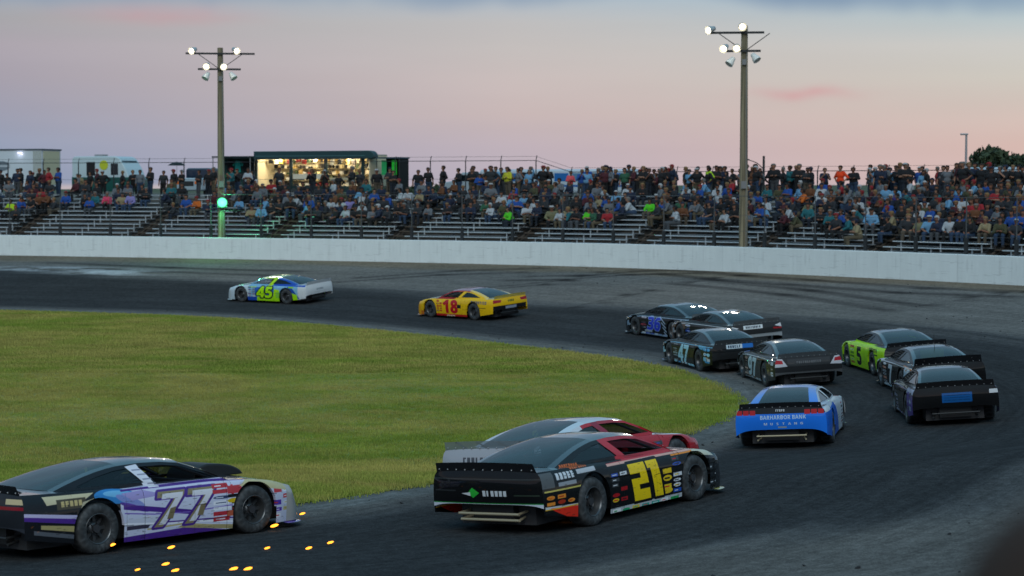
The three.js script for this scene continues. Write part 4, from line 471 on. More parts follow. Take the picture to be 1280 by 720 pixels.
const GH = [[XCB, 0.965], [-1.68, 1.028], [-1.5, 1.083], [-1.3, 1.138], [-1.1, 1.182], [-0.9, 1.216], [XCT, 1.237], [-0.35, 1.252], [0.0, 1.24], [XAT, 1.2], [0.66, 1.055], [XA, 0.875]].map(p => [p[0], p[1] * LOW]);   // greenhouse outline, back to front
const gTop = x => { let k = 0; while (k < GH.length - 2 && x > GH[k + 1][0]) k++; const t = clamp((x - GH[k][0]) / (GH[k + 1][0] - GH[k][0])); return lerp(GH[k][1], GH[k + 1][1], t); };
const zg = (x, y) => { const f = clamp((y / LOW - 0.9) / 0.34), b = lerp(0.845, x < -0.5 ? lerp(0.845, 0.76, clamp((-0.5 - x) / 1.4)) : lerp(0.845, 0.80, clamp((x) / 1.0)), 1); return lerp(b, 0.585, Math.pow(f, 1.25)); };
const uvS = { 1: p => [(p[0] + 2.45) / 4.9, p[1] / (1.3 * LOW)], '-1': p => [(2.45 - p[0]) / 4.9, p[1] / (1.3 * LOW)] };
function sideStrip(x0, x1, sgn) { // body side between two stations, with the wheel opening if one lies there
  const cuts = [x0]; for (const c of [AXR - AR, AXR + AR, AXF - AR, AXF + AR]) if (c > x0 && c < x1) cuts.push(c); cuts.push(x1); const out = [];
  for (let k = 0; k < cuts.length - 1; k++) { const a = cuts[k], b = cuts[k + 1], m = (a + b) / 2, c = Math.abs(m - AXR) < AR ? AXR : Math.abs(m - AXF) < AR ? AXF : null, n = c === null ? Math.max(3, Math.round((b - a) / 0.09)) : 18;
    const yb = x => c !== null ? 0.35 + Math.sqrt(Math.max(0, AR * AR - (x - c) ** 2)) : x < AXR ? lerp(0.19, 0.30, clamp((AXR - AR - x) / 0.7)) : x > AXF ? 0.11 : 0.115;
    const g = grid(n, 8, (u, v) => { let x = c === null ? lerp(a, b, u) : c - AR * Math.cos(Math.PI * ((a <= c - AR + 1e-6 ? 0 : Math.acos(clamp(-(a - c) / AR, -1, 1)) / Math.PI) * (1 - u) + u * (b >= c + AR - 1e-6 ? 1 : Math.acos(clamp(-(b - c) / AR, -1, 1)) / Math.PI))); const t = yt(x), y0 = Math.min(yb(x), t - 0.03), q = v < 1 ? Math.pow(v, 0.8) : 1, y = lerp(y0, t, q); return [x, y, sgn * zside(x, y)]; }, uvS[sgn]); out.push(g);
    if (c !== null) out.push(grid(18, 1, (u, v) => { const x = c - AR * Math.cos(Math.PI * u), y = yb(x); return [x, y - v * 0.0 , sgn * (zside(x, y) - v * 0.05)]; }, uvS[sgn])); }
  return merge(out);
}
const noseTop = a => { const c = Math.abs(Math.cos(a)), s = Math.sin(a); return [XN + 0.235 * Math.pow(c, 0.75), Math.sign(s) * Math.pow(Math.abs(s), 0.62)]; };
const crown = (f, k = 0.035) => k * (1 - f * f);
function greenSide(sgn, holes) { const sh = new THREE.Shape(); const N = 40; const o = []; for (let i = 0; i <= N; i++) { const x = lerp(XCB, XA, i / N); o.push([x, gTop(x)]); } for (let i = N - 1; i > 0; i--) { const x = lerp(XCB, XA, i / N); o.push([x, yt(x) - 0.015]); }
  sh.setFromPoints(o.map(p => new THREE.Vector2(p[0], p[1]))); for (const h of holes) sh.holes.push(new THREE.Path(h.map(p => new THREE.Vector2(p[0], p[1])))); const g = new THREE.ShapeGeometry(sh); const P = g.attributes.position, uv = []; for (let i = 0; i < P.count; i++) { const x = P.getX(i), y = P.getY(i); uv.push(...uvS[sgn]([x, y])); P.setZ(i, sgn * zg(x, y)); } g.setAttribute('uv', new THREE.Float32BufferAttribute(uv, 2)); g.computeVertexNormals(); return g; }
const dens = (l, n = 5) => { const o = []; l = l.map(p => [p[0], p[1] * LOW]); l.forEach((p, i) => { const q = l[(i + 1) % l.length]; for (let k = 0; k < n; k++) o.push([lerp(p[0], q[0], k / n), lerp(p[1], q[1], k / n)]); }); return o; };
const DOORW = dens([[0.80, 0.945], [0.30, 1.155], [0.02, 1.192], [-0.40, 1.2], [-0.24, 0.955]]), QUARTW = dens([[-0.43, 0.972], [-0.585, 1.19], [-0.80, 1.175], [-1.12, 1.115], [-1.46, 1.01], [-1.5, 0.985]]);
const glassM = new THREE.MeshPhysicalMaterial({ roughness: 0.04, transmission: 1, thickness: 0, ior: 1.5, side: THREE.DoubleSide }); glassM.color.setRGB(0.16, 0.18, 0.2); glassM.specularIntensity = 1;
const blackM = mat(0.012, 0.012, 0.013, 0.6), cageM = mat(0.10, 0.10, 0.11, 0.45, { metalness: 0.5 }), innerM = mat(0.03, 0.03, 0.033, 0.8), barM = mat(0.42, 0.36, 0.24, 0.4, { metalness: 0.3 });
const tyreM = (() => { const t = noiseTex(256, (u, v) => { const k = 0.5 + 0.5 * tnoise(u, v, 60, 10, 31); return [k, k, k]; }); const m = new THREE.MeshStandardMaterial({ map: t, roughness: 0.7 }); m.color.setRGB(0.075, 0.08, 0.084); return m; })();
const rimM = mat(0.10, 0.105, 0.11, 0.35, { metalness: 0.7 }), hubM = mat(0.05, 0.05, 0.055, 0.5, { metalness: 0.4 });
const tyreG = (() => { const w = 0.135, R = WR, p = [[0.19, -w + 0.012], [0.215, -w - 0.008], [0.27, -w - 0.014], [0.318, -w - 0.002], [0.338, -w + 0.03], [R, -w + 0.07], [R, w - 0.07], [0.338, w - 0.03], [0.318, w + 0.002], [0.27, w + 0.014], [0.215, w + 0.008], [0.19, w - 0.012]].map(q => new THREE.Vector2(q[0], q[1])); return new THREE.LatheGeometry(p, 36).rotateX(Math.PI / 2); })();
const rimG = (() => { const p = [[0.03, 0.06], [0.085, 0.055], [0.1, 0.0], [0.15, -0.02], [0.178, 0.03], [0.186, 0.11], [0.207, 0.128], [0.21, 0.14], [0.196, 0.142], [0.186, 0.12]].map(q => new THREE.Vector2(q[0], q[1])); const l = [new THREE.LatheGeometry(p, 28)]; for (let k = 0; k < 8; k++) l.push(box(0.09, 0.175, -0.015, 0.03, -0.022, 0.022).rotateY(k * Math.PI / 4)); return merge(l).rotateX(Math.PI / 2); })();
const hubG = merge([new THREE.CylinderGeometry(0.055, 0.062, 0.05, 14).translate(0, 0.075, 0), ...Array.from({ length: 5 }, (_, k) => new THREE.CylinderGeometry(0.011, 0.011, 0.03, 6).translate(Math.cos(k * 1.2566) * 0.075, 0.07, Math.sin(k * 1.2566) * 0.075))]).rotateX(Math.PI / 2);
const wellG = new THREE.CylinderGeometry(0.19, 0.19, 0.14, 20).rotateX(Math.PI / 2).translate(0, 0, -0.06);
function painter(sgn, W = 1024, H = 272) { // draws in car metres; sgn 1 = right side (front to the right of the canvas)
  const [c, x] = canvas(W, H), S = W / 4.9, X = v => sgn > 0 ? (v + 2.45) * S : (2.45 - v) * S, Y = v => H - v * S;
  const P = { c, x, S, X, Y, sgn,
    fill(col) { x.fillStyle = col; x.fillRect(0, 0, W, H); },
    poly(col, pts) { x.fillStyle = col; x.beginPath(); pts.forEach((p, i) => i ? x.lineTo(X(p[0]), Y(p[1])) : x.moveTo(X(p[0]), Y(p[1]))); x.closePath(); x.fill(); },
    rect(col, x0, y0, x1, y1) { P.poly(col, [[x0, y0], [x1, y0], [x1, y1], [x0, y1]]); },
    line(col, w, pts) { x.strokeStyle = col; x.lineWidth = w * S; x.lineCap = 'round'; x.lineJoin = 'round'; x.beginPath(); pts.forEach((p, i) => i ? x.lineTo(X(p[0]), Y(p[1])) : x.moveTo(X(p[0]), Y(p[1]))); x.stroke(); },
    text(s, cx, cy, h, col, o = {}) { x.save(); x.translate(X(cx), Y(cy)); x.transform(o.sx || 1, 0, (o.skew || 0) * -1, 1, 0, 0); x.font = `bold ${Math.round(h * S * 1.38)}px ${o.font || 'sans-serif'}`; x.textAlign = 'center'; x.textBaseline = 'middle'; if (o.shadow) { x.fillStyle = o.shadow; x.fillText(s, 0.035 * S, 0.03 * S); } if (o.edge) { x.strokeStyle = o.edge; x.lineWidth = (o.ew || 0.05) * S; x.lineJoin = 'round'; x.strokeText(s, 0, 0); } x.fillStyle = col; x.fillText(s, 0, 0); x.restore(); },
    marks(cx, cy, h, w, col) { seed(Math.round((cx * 91 + cy * 57 + w * 13) * 100) + 5000); const n = Math.max(2, Math.round(w / (h * 0.8))), dw = w / n; for (let k = 0; k < n; k++) { const a = cx - w / 2 + k * dw + dw * 0.1, b = a + dw * 0.72, y0 = cy - h / 2, y1 = cy + h / 2, q = h * 0.34; P.rect(col, a, y0, a + q, y1); if (rnd() < 0.6) P.rect(col, b - q, y0, b, y1); if (rnd() < 0.65) P.rect(col, a, y1 - q * 0.8, b, y1); if (rnd() < 0.5) P.rect(col, a, y0, b, y0 + q * 0.8); if (rnd() < 0.5) P.rect(col, a, cy - q * 0.4, b, cy + q * 0.4); } },
    grime(q) { seed(Math.round(q * 13) + 77); for (let k = 0; k < 420; k++) { const a = -2.4 + rnd() * 4.5, b = 0.12 + Math.pow(rnd(), 1.6) * 0.75, l = 0.01 + rnd() * 0.07; x.globalAlpha = 0.12 + 0.3 * rnd(); P.rect(rnd() < 0.7 ? '#101010' : '#6a665c', a, b, a + l, b + 0.004 + rnd() * 0.01); } x.globalAlpha = 0.5; for (const a of [-0.85, 0.3]) P.line('#1a1a1a', 0.004, [[a, 0.13], [a, 0.86]]); x.globalAlpha = 0.45; for (let k = 0; k < 5; k++) { const a = -2.2 + rnd() * 3.8, b = 0.3 + rnd() * 0.35, l = 0.2 + rnd() * 0.5; P.line('#0c0c0c', 0.012, [[a, b], [a + l * 0.5, b + 0.015], [a + l, b + 0.01 * rnd()]]); } x.globalAlpha = 1; },
    blob(col, cx, cy, rx, ry, rot = 0) { x.fillStyle = col; x.beginPath(); x.ellipse(X(cx), Y(cy), rx * S, ry * S, rot, 0, 6.29); x.fill(); },
    decals(x0, y0, x1, y1, nx, ny, cols, s0) { seed(s0); const dx = (x1 - x0) / nx, dy = (y1 - y0) / ny; for (let i = 0; i < nx; i++) for (let j = 0; j < ny; j++) { if (rnd() < 0.08) continue; const a = x0 + i * dx + dx * 0.06, b = y0 + j * dy + dy * 0.1, w = dx * (0.7 + 0.2 * rnd()), h = dy * (0.55 + 0.25 * rnd()), col = cols[Math.floor(rnd() * cols.length)], ink = cols[Math.floor(rnd() * cols.length)]; rnd() < 0.3 ? P.blob(col, a + w / 2, b + h / 2, w / 2, h / 2) : P.rect(col, a, b, a + w, b + h); P.rect(ink, a + w * 0.15, b + h * 0.35, a + w * (0.5 + 0.35 * rnd()), b + h * 0.6); } } };
  return P;
}
function tailCanvas(fn) { const W = 768, H = 288, [c, x] = canvas(W, H), S = W / 2.0, X = v => (1.0 - v) * 0 + (v + 1.0) * S, Y = v => H - (v - 0.25) * S; // v = metres to the right as seen from behind
  fn({ x, S, X, Y, fill: col => { x.fillStyle = col; x.fillRect(0, 0, W, H); }, rect: (col, a, b, c2, d) => { x.fillStyle = col; x.fillRect(X(a), Y(d), (c2 - a) * S, (d - b) * S); }, poly: (col, pts) => { x.fillStyle = col; x.beginPath(); pts.forEach((p, i) => i ? x.lineTo(X(p[0]), Y(p[1])) : x.moveTo(X(p[0]), Y(p[1]))); x.closePath(); x.fill(); }, marks: (cx, cy, h, w, col) => { seed(Math.round((cx * 91 + cy * 57 + w * 13) * 100) + 9000); const n = Math.max(2, Math.round(w / (h * 0.8))), dw = w / n, R = (a, b, c2, d) => { x.fillStyle = col; x.fillRect(X(a), Y(d), (c2 - a) * S, (d - b) * S); }; for (let k = 0; k < n; k++) { const a = cx - w / 2 + k * dw + dw * 0.1, b = a + dw * 0.72, y0 = cy - h / 2, y1 = cy + h / 2, q = h * 0.34; R(a, y0, a + q, y1); if (rnd() < 0.6) R(b - q, y0, b, y1); if (rnd() < 0.65) R(a, y1 - q * 0.8, b, y1); if (rnd() < 0.5) R(a, y0, b, y0 + q * 0.8); if (rnd() < 0.5) R(a, cy - q * 0.4, b, cy + q * 0.4); } }, text: (s, cx, cy, h, col, sx = 1, font = 'sans-serif', gap = 0) => { x.save(); x.translate(X(cx), Y(cy)); x.scale(sx, 1); x.font = `bold ${Math.round(h * S * 1.38)}px ${font}`; x.textAlign = 'center'; x.textBaseline = 'middle'; x.fillStyle = col; if (gap) { const n = s.length; for (let i = 0; i < n; i++) x.fillText(s[i], (i - (n - 1) / 2) * gap * S / sx, 0); } else x.fillText(s, 0, 0); x.restore(); } }); return ctex(c); }
const carPaint = map => { const m = new THREE.MeshPhysicalMaterial({ map, roughness: 0.65, specularIntensity: 0.2, clearcoat: 0.6, clearcoatRoughness: 0.04, side: THREE.DoubleSide }); return m; };
const solid = hex => hexm(hex, 0.2, { clearcoat: 1.0, clearcoatRoughness: 0.03, specularIntensity: 1 });
const rivetG = new THREE.SphereGeometry(0.012, 6, 5);
function stockCar(d) {
  const G = new THREE.Group(); top(G, 'stock_car'); tag(G, d.label, 'race car', 'stock cars racing round the turn');
  const sideMat = {}; for (const s of S1) { const P = painter(s); d.side(P); if (d.deco) { P.decals(-2.3, 0.4, -1.78, 0.9, 2, 3, d.deco, d.at[0] + 9); P.decals(-0.85, 0.14, 0.9, 0.22, 6, 1, d.deco, d.at[0] + 5); P.line(d.deco[0], 0.02, [[-2.4, 0.9], [-0.6, 0.86], [0.8, 0.83], [1.9, 0.72]]); P.poly(d.deco[1], [[1.75, 0.4], [2.05, 0.35], [2.05, 0.52], [1.8, 0.6]]); } P.grime(s * 7 + d.at[0]); sideMat[s] = carPaint(ctex(P.c)); }
  const tm = carPaint(tailCanvas(d.tail)), roofM = solid(d.roof), hoodM = solid(d.hood), deckM = solid(d.deck || d.hood);
  for (const s of S1) {
    part(G, 'quarter_panel', sideStrip(XR, -0.553, s), sideMat[s]); part(G, 'door_panel', sideStrip(-0.547, 0.857, s), sideMat[s]); part(G, 'front_fender', sideStrip(0.863, XN, s), sideMat[s]);
    part(G, 'cabin_side', greenSide(s, [DOORW, QUARTW]), sideMat[s]);
    const qs = new THREE.ShapeGeometry(new THREE.Shape(QUARTW.map(p => new THREE.Vector2(p[0], p[1])))), Q = qs.attributes.position; for (let i = 0; i < Q.count; i++) Q.setZ(i, s * (zg(Q.getX(i), Q.getY(i)) - 0.012)); qs.computeVertexNormals(); part(G, 'quarter_window', qs, glassM);
    part(G, 'shoulder_panel', grid(24, 3, (u, v) => { const x = lerp(-1.84, 0.98, u), z = lerp(zg(x, yt(x)) - 0.03, ws(x), v); return [x, yt(x) + 0.004 * (1 - v), s * z]; }, uvS[s]), sideMat[s]);
    const net = []; if (s < 0) { for (let k = 0; k < 7; k++) { const x = lerp(-0.2, 0.62, k / 6), yl = Math.min(gTop(x) - 0.06, 1.06); net.push(tube([x, 0.86, -zg(x, 0.86) + 0.02], [x - 0.02, yl, -zg(x, yl) + 0.02], 0.008, 4)); } for (let k = 0; k < 4; k++) { const y = 0.89 + k * 0.046, x1 = lerp(0.7, 0.32, k / 3); net.push(tube([-0.24, y, -zg(-0.24, y) + 0.02], [x1, y, -zg(x1, y) + 0.02], 0.008, 4)); } part(G, 'window_net', merge(net), d.net ? hexm(d.net, 0.9) : blackM); }
  }
  part(G, 'nose', grid(26, 8, (u, v) => { const a = (u - 0.5) * Math.PI, [tx, f] = noseTop(a), lx = XN + 0.45 * Math.pow(Math.abs(Math.cos(a)), 0.75), x = lerp(lx, tx, v * v), yTop = yt(tx) + crown(f), y = lerp(0.11, yTop, v), z = f * zside(XN, Math.min(y, yt(XN))); return [x, y, z]; }, p => uvS[p[2] > 0 ? 1 : -1](p)), d.noseM || solid(d.nose));
  part(G, 'splitter', grid(24, 1, (u, v) => { const a = (u - 0.5) * Math.PI, [, f] = noseTop(a); return [XN + (0.45 + 0.05 * (1 - v)) * Math.pow(Math.abs(Math.cos(a)), 0.75) - v * 0.1, 0.085 + v * 0.03, f * (0.97 - 0.1 * v)]; }), solid(d.splitter || '#101114'));
  part(G, 'hood', grid(24, 12, (u, v) => { const a = (u - 0.5) * Math.PI, [tx, f] = noseTop(a), x = lerp(tx, 0.97, v); return [x, yt(x) + crown(f), f * ws(x)]; }), hoodM);
  part(G, 'deck_lid', grid(16, 6, (u, v) => { const f = u * 2 - 1, x = lerp(-1.78, XR, v); return [x - 0.05 * (1 - f * f) * v, yt(x) + crown(f, 0.02), f * ws(x)]; }), deckM);
  part(G, 'tail_panel', grid(24, 8, (u, v) => { const f = u * 2 - 1, yb = 0.44 - (d.tailDip ?? 0.05) * f ** 6, yTop = yt(XR) + crown(f, 0.02), y = lerp(yb, yTop, v), ro = 0.03 * Math.sin(v * Math.PI); return [XR - 0.05 * (1 - f * f) - ro * (1 - f ** 8), y, f * zside(XR, y)]; }, p => [(p[2] + 1.0) / 2.0, (p[1] / LOW - 0.25) / 0.75]), tm);
  const lean = 0.05; const sp = part(G, 'spoiler', grid(16, 2, (u, v) => { const f = u * 2 - 1; return [XR - 0.045 * (1 - f * f) - lean * v, yt(XR) + crown(f, 0.02) + (d.spoilH || 0.13) * v - 0.01, f * lerp(0.865, 0.84, v)]; }), d.spoil);
  const br = []; for (const f of [-0.75, -0.25, 0.25, 0.75]) br.push(tube([XR + 0.2, yt(XR), f * 0.8], [XR - 0.07, yt(XR) + 0.12, f * 0.8], 0.01, 5)); part(sp, 'brace', merge(br), blackM);
  for (let k = 0; k < 11; k++) { const f = (k / 10) * 1.9 - 0.95; part(sp, 'rivet', rivetG, steelGrey).position.set(XR - 0.045 * (1 - f * f) - 0.018, yt(XR) + 0.03, f * 0.84); }
  const edge = (x, y) => zg(x, y);
  part(G, 'roof', grid(16, 14, (u, v) => { const f = u * 2 - 1, x = lerp(XCT, XAT, v), y = gTop(x); return [x + (v > 0.5 ? 1 : -1) * 0.03 * (1 - f * f) * Math.abs(v - 0.5) * 2, y + crown(f * f, 0.055), f * edge(x, y)]; }), roofM);
  const ws_ = (f0, f1, n) => grid(n, 8, (u, v) => { const f = lerp(f0, f1, u), x = lerp(XA, XAT, v), y = gTop(x); return [x + lerp(0.14, 0.03, v) * (1 - f * f), y + crown(f * f, lerp(0.015, 0.055, v)), f * edge(x, y)]; });
  const bl = (f0, f1, n) => grid(n, 12, (u, v) => { const f = lerp(f0, f1, u), x = lerp(XCB, XCT, v), y = gTop(x); return [x - lerp(0.08, 0.03, v) * (1 - f * f), y + crown(f * f, lerp(0.02, 0.055, v)), f * edge(x, y)]; });
  part(G, 'windscreen', ws_(-0.93, 0.93, 14), glassM); for (const q of [ws_(-1, -0.93, 1), ws_(0.93, 1, 1)]) part(G, 'windscreen_pillar', q, d.pillarM || solid(d.pillar || d.roof));
  const bw = d.backW || 0.86; part(G, 'rear_window', bl(-bw, bw, 14), glassM); for (const q of [bl(-1, -bw, 2), bl(bw, 1, 2)]) part(G, 'rear_pillar', q, solid(d.rearPillar || d.roof));
  // inside and underneath
  const ch = part(G, 'chassis', merge([box(-2.2, 2.05, 0.13, 0.5, -0.64, 0.64), box(0.75, 1.9, 0.5, 0.66, -0.6, 0.6), box(-2.1, -1.7, 0.5, 0.8, -0.62, 0.62), box(-1.9, -0.7, 0.5, 0.62, -0.6, 0.6), box(0.72, 0.86, 0.5, 0.78, -0.78, 0.78)]), innerM);
  part(ch, 'fuel_cell', box(-2.32, -1.75, 0.2, 0.45, -0.35, 0.35), blackM);
  part(G, 'bumper_bar', merge([tube([-2.42, 0.30, -0.52], [-2.42, 0.30, 0.52], 0.02, 8), ...(d.bars === 2 ? [tube([-2.4, 0.215, -0.5], [-2.4, 0.215, 0.5], 0.02, 8)] : []), tube([-2.42, 0.3, -0.5], [-2.2, 0.32, -0.5], 0.02, 6), tube([-2.42, 0.3, 0.5], [-2.2, 0.32, 0.5], 0.02, 6), tube([-2.4, 0.215, -0.5], [-2.2, 0.24, -0.45], 0.02, 6), tube([-2.4, 0.215, 0.5], [-2.2, 0.24, 0.45], 0.02, 6)]), d.bars ? barM : darkSteel);
  const r = 0.02, hoop = []; for (const s of S1) hoop.push(tube([-0.5, 0.5, s * 0.6], [-0.5, 1.0, s * 0.62], r), tube([-0.5, 1.0, s * 0.62], [-0.42, 1.085, s * 0.5], r), tube([-0.42, 1.085, s * 0.5], [0.3, 1.04, s * 0.48], r), tube([0.3, 1.04, s * 0.48], [0.85, 0.82, s * 0.62], r), tube([-0.44, 1.06, s * 0.48], [-1.6, 0.82, s * 0.5], r), tube([-0.5, 0.84, s * 0.7], [0.8, 0.8, s * 0.72], r)); hoop.push(tube([-0.42, 1.085, -0.5], [-0.42, 1.085, 0.5], r), tube([0.3, 1.04, -0.48], [0.3, 1.04, 0.48], r), tube([-0.5, 0.6, -0.6], [-0.42, 1.085, 0.5], r), tube([-0.5, 0.62, 0.6], [-0.42, 1.075, -0.48], r), tube([-0.5, 0.85, -0.6], [-0.5, 0.85, 0.6], r));
  part(G, 'roll_cage', merge(hoop), d.cage ? hexm(d.cage, 0.5) : cageM);
  part(G, 'racing_seat', merge([new RoundedBoxGeometry(0.5, 0.12, 0.5, 2, 0.04).translate(-0.02, 0.55, -0.34), new RoundedBoxGeometry(0.12, 0.62, 0.5, 2, 0.05).rotateZ(0.2).translate(-0.3, 0.82, -0.34), ...S1.map(s => new RoundedBoxGeometry(0.22, 0.2, 0.05, 2, 0.02).translate(-0.22, 1.04, -0.34 + s * 0.17))]), blackM);
  for (const [ax, steer] of [[AXR, 0], [AXF, d.steer || 0]]) for (const s of S1) { const W = new THREE.Group(); W.name = 'wheel'; W.position.set(ax, WR - 0.004, s * 0.835); W.rotation.y = steer + (s < 0 ? Math.PI : 0); G.add(W); part(W, 'tyre', tyreG, tyreM); part(W, 'rim', rimG, d.rimM || rimM); part(W, 'hub', hubG, hubM); part(W, 'brake_drum', wellG, blackM); }
  if (d.extra) d.extra(G);
  // place it: the rear wheel on the side we see stands on a pixel of the track
  const [px, py, head, vis] = d.at, c = onTrack(px, py), th = head * D2R, fwd = new THREE.Vector3(Math.sin(th), 0, -Math.cos(th)), right = new THREE.Vector3(Math.cos(th), 0, Math.sin(th));
  const ctr = c.clone().addScaledVector(fwd, -AXR).addScaledVector(right, -vis * 0.86);
  const hgt = (x, z) => bank(locate(x, z)[1], z), e = 1.3, hf = hgt(ctr.x + fwd.x * e, ctr.z + fwd.z * e), hb = hgt(ctr.x - fwd.x * e, ctr.z - fwd.z * e), hr = hgt(ctr.x + right.x * 0.85, ctr.z + right.z * 0.85), hl = hgt(ctr.x - right.x * 0.85, ctr.z - right.z * 0.85);
  const X = fwd.clone().setY((hf - hb) / (2 * e)).normalize(), R0 = right.clone().setY((hr - hl) / 1.7).normalize(), U = R0.clone().cross(X).normalize(), Z = X.clone().cross(U).normalize();
  G.position.set(ctr.x, (hf + hb + hr + hl) / 4, ctr.z); G.quaternion.setFromRotationMatrix(new THREE.Matrix4().makeBasis(X, U, Z)); G.updateMatrixWorld();
  if (d.driver) { const b = bodies.sit_drive, o = new THREE.Mesh(b.body, cloth(SKIN[1])); shade(o); part(o, 'racing_suit', b.longShirt, cloth(d.driver[0])); part(o, 'suit_trousers', b.trousers, cloth(d.driver[0])); part(o, 'shoes', b.shoes, cloth('#111114')); const hy = 1.2, hz = -0.08; part(o, 'helmet', merge([new THREE.SphereGeometry(0.15, 18, 14).scale(0.92, 1.02, 1.08).translate(0, hy, hz), box(-0.1, 0.1, hy - 0.12, hy - 0.05, hz + 0.1, hz + 0.165)]), solid(d.driver[1])); part(o, 'visor', new THREE.SphereGeometry(0.152, 16, 6, Math.PI * 0.15, Math.PI * 0.7, Math.PI * 0.36, Math.PI * 0.2).rotateY(0).scale(0.93, 1.02, 1.09).translate(0, hy, hz), hexm('#0a0c10', 0.08));
    top(o, 'person'); o.scale.setScalar(0.79); o.position.set(-0.06, -0.02, -0.34).applyMatrix4(G.matrixWorld); o.quaternion.copy(G.quaternion).multiply(new THREE.Quaternion().setFromAxisAngle(new THREE.Vector3(0, 1, 0), Math.PI / 2)); tag(o, d.driver[2], 'driver', 'drivers in the stock cars'); }
  return G;
}
const clearSpoil = (hex, tr = 0.55) => new THREE.MeshPhysicalMaterial({ color: hex, roughness: 0.3, transmission: tr, thickness: 0, side: THREE.DoubleSide });
const SPONS = ['#c8202a', '#e8e8ea', '#16181c', '#e8c020', '#2050b0', '#d8dade', '#b01820', '#404448'];
const lights2 = (T, red, y0 = 0.8, y1 = 0.93, white) => { for (const s of S1) { T.poly(red, [[s * 0.92, y0], [s * 0.92, y1], [s * 0.5, y1 - 0.02], [s * 0.55, y0 + 0.02]]); if (white) T.poly(white, [[s * 0.93, y0 - 0.02], [s * 0.93, y0 + 0.05], [s * 0.6, y0 + 0.03]]); } };

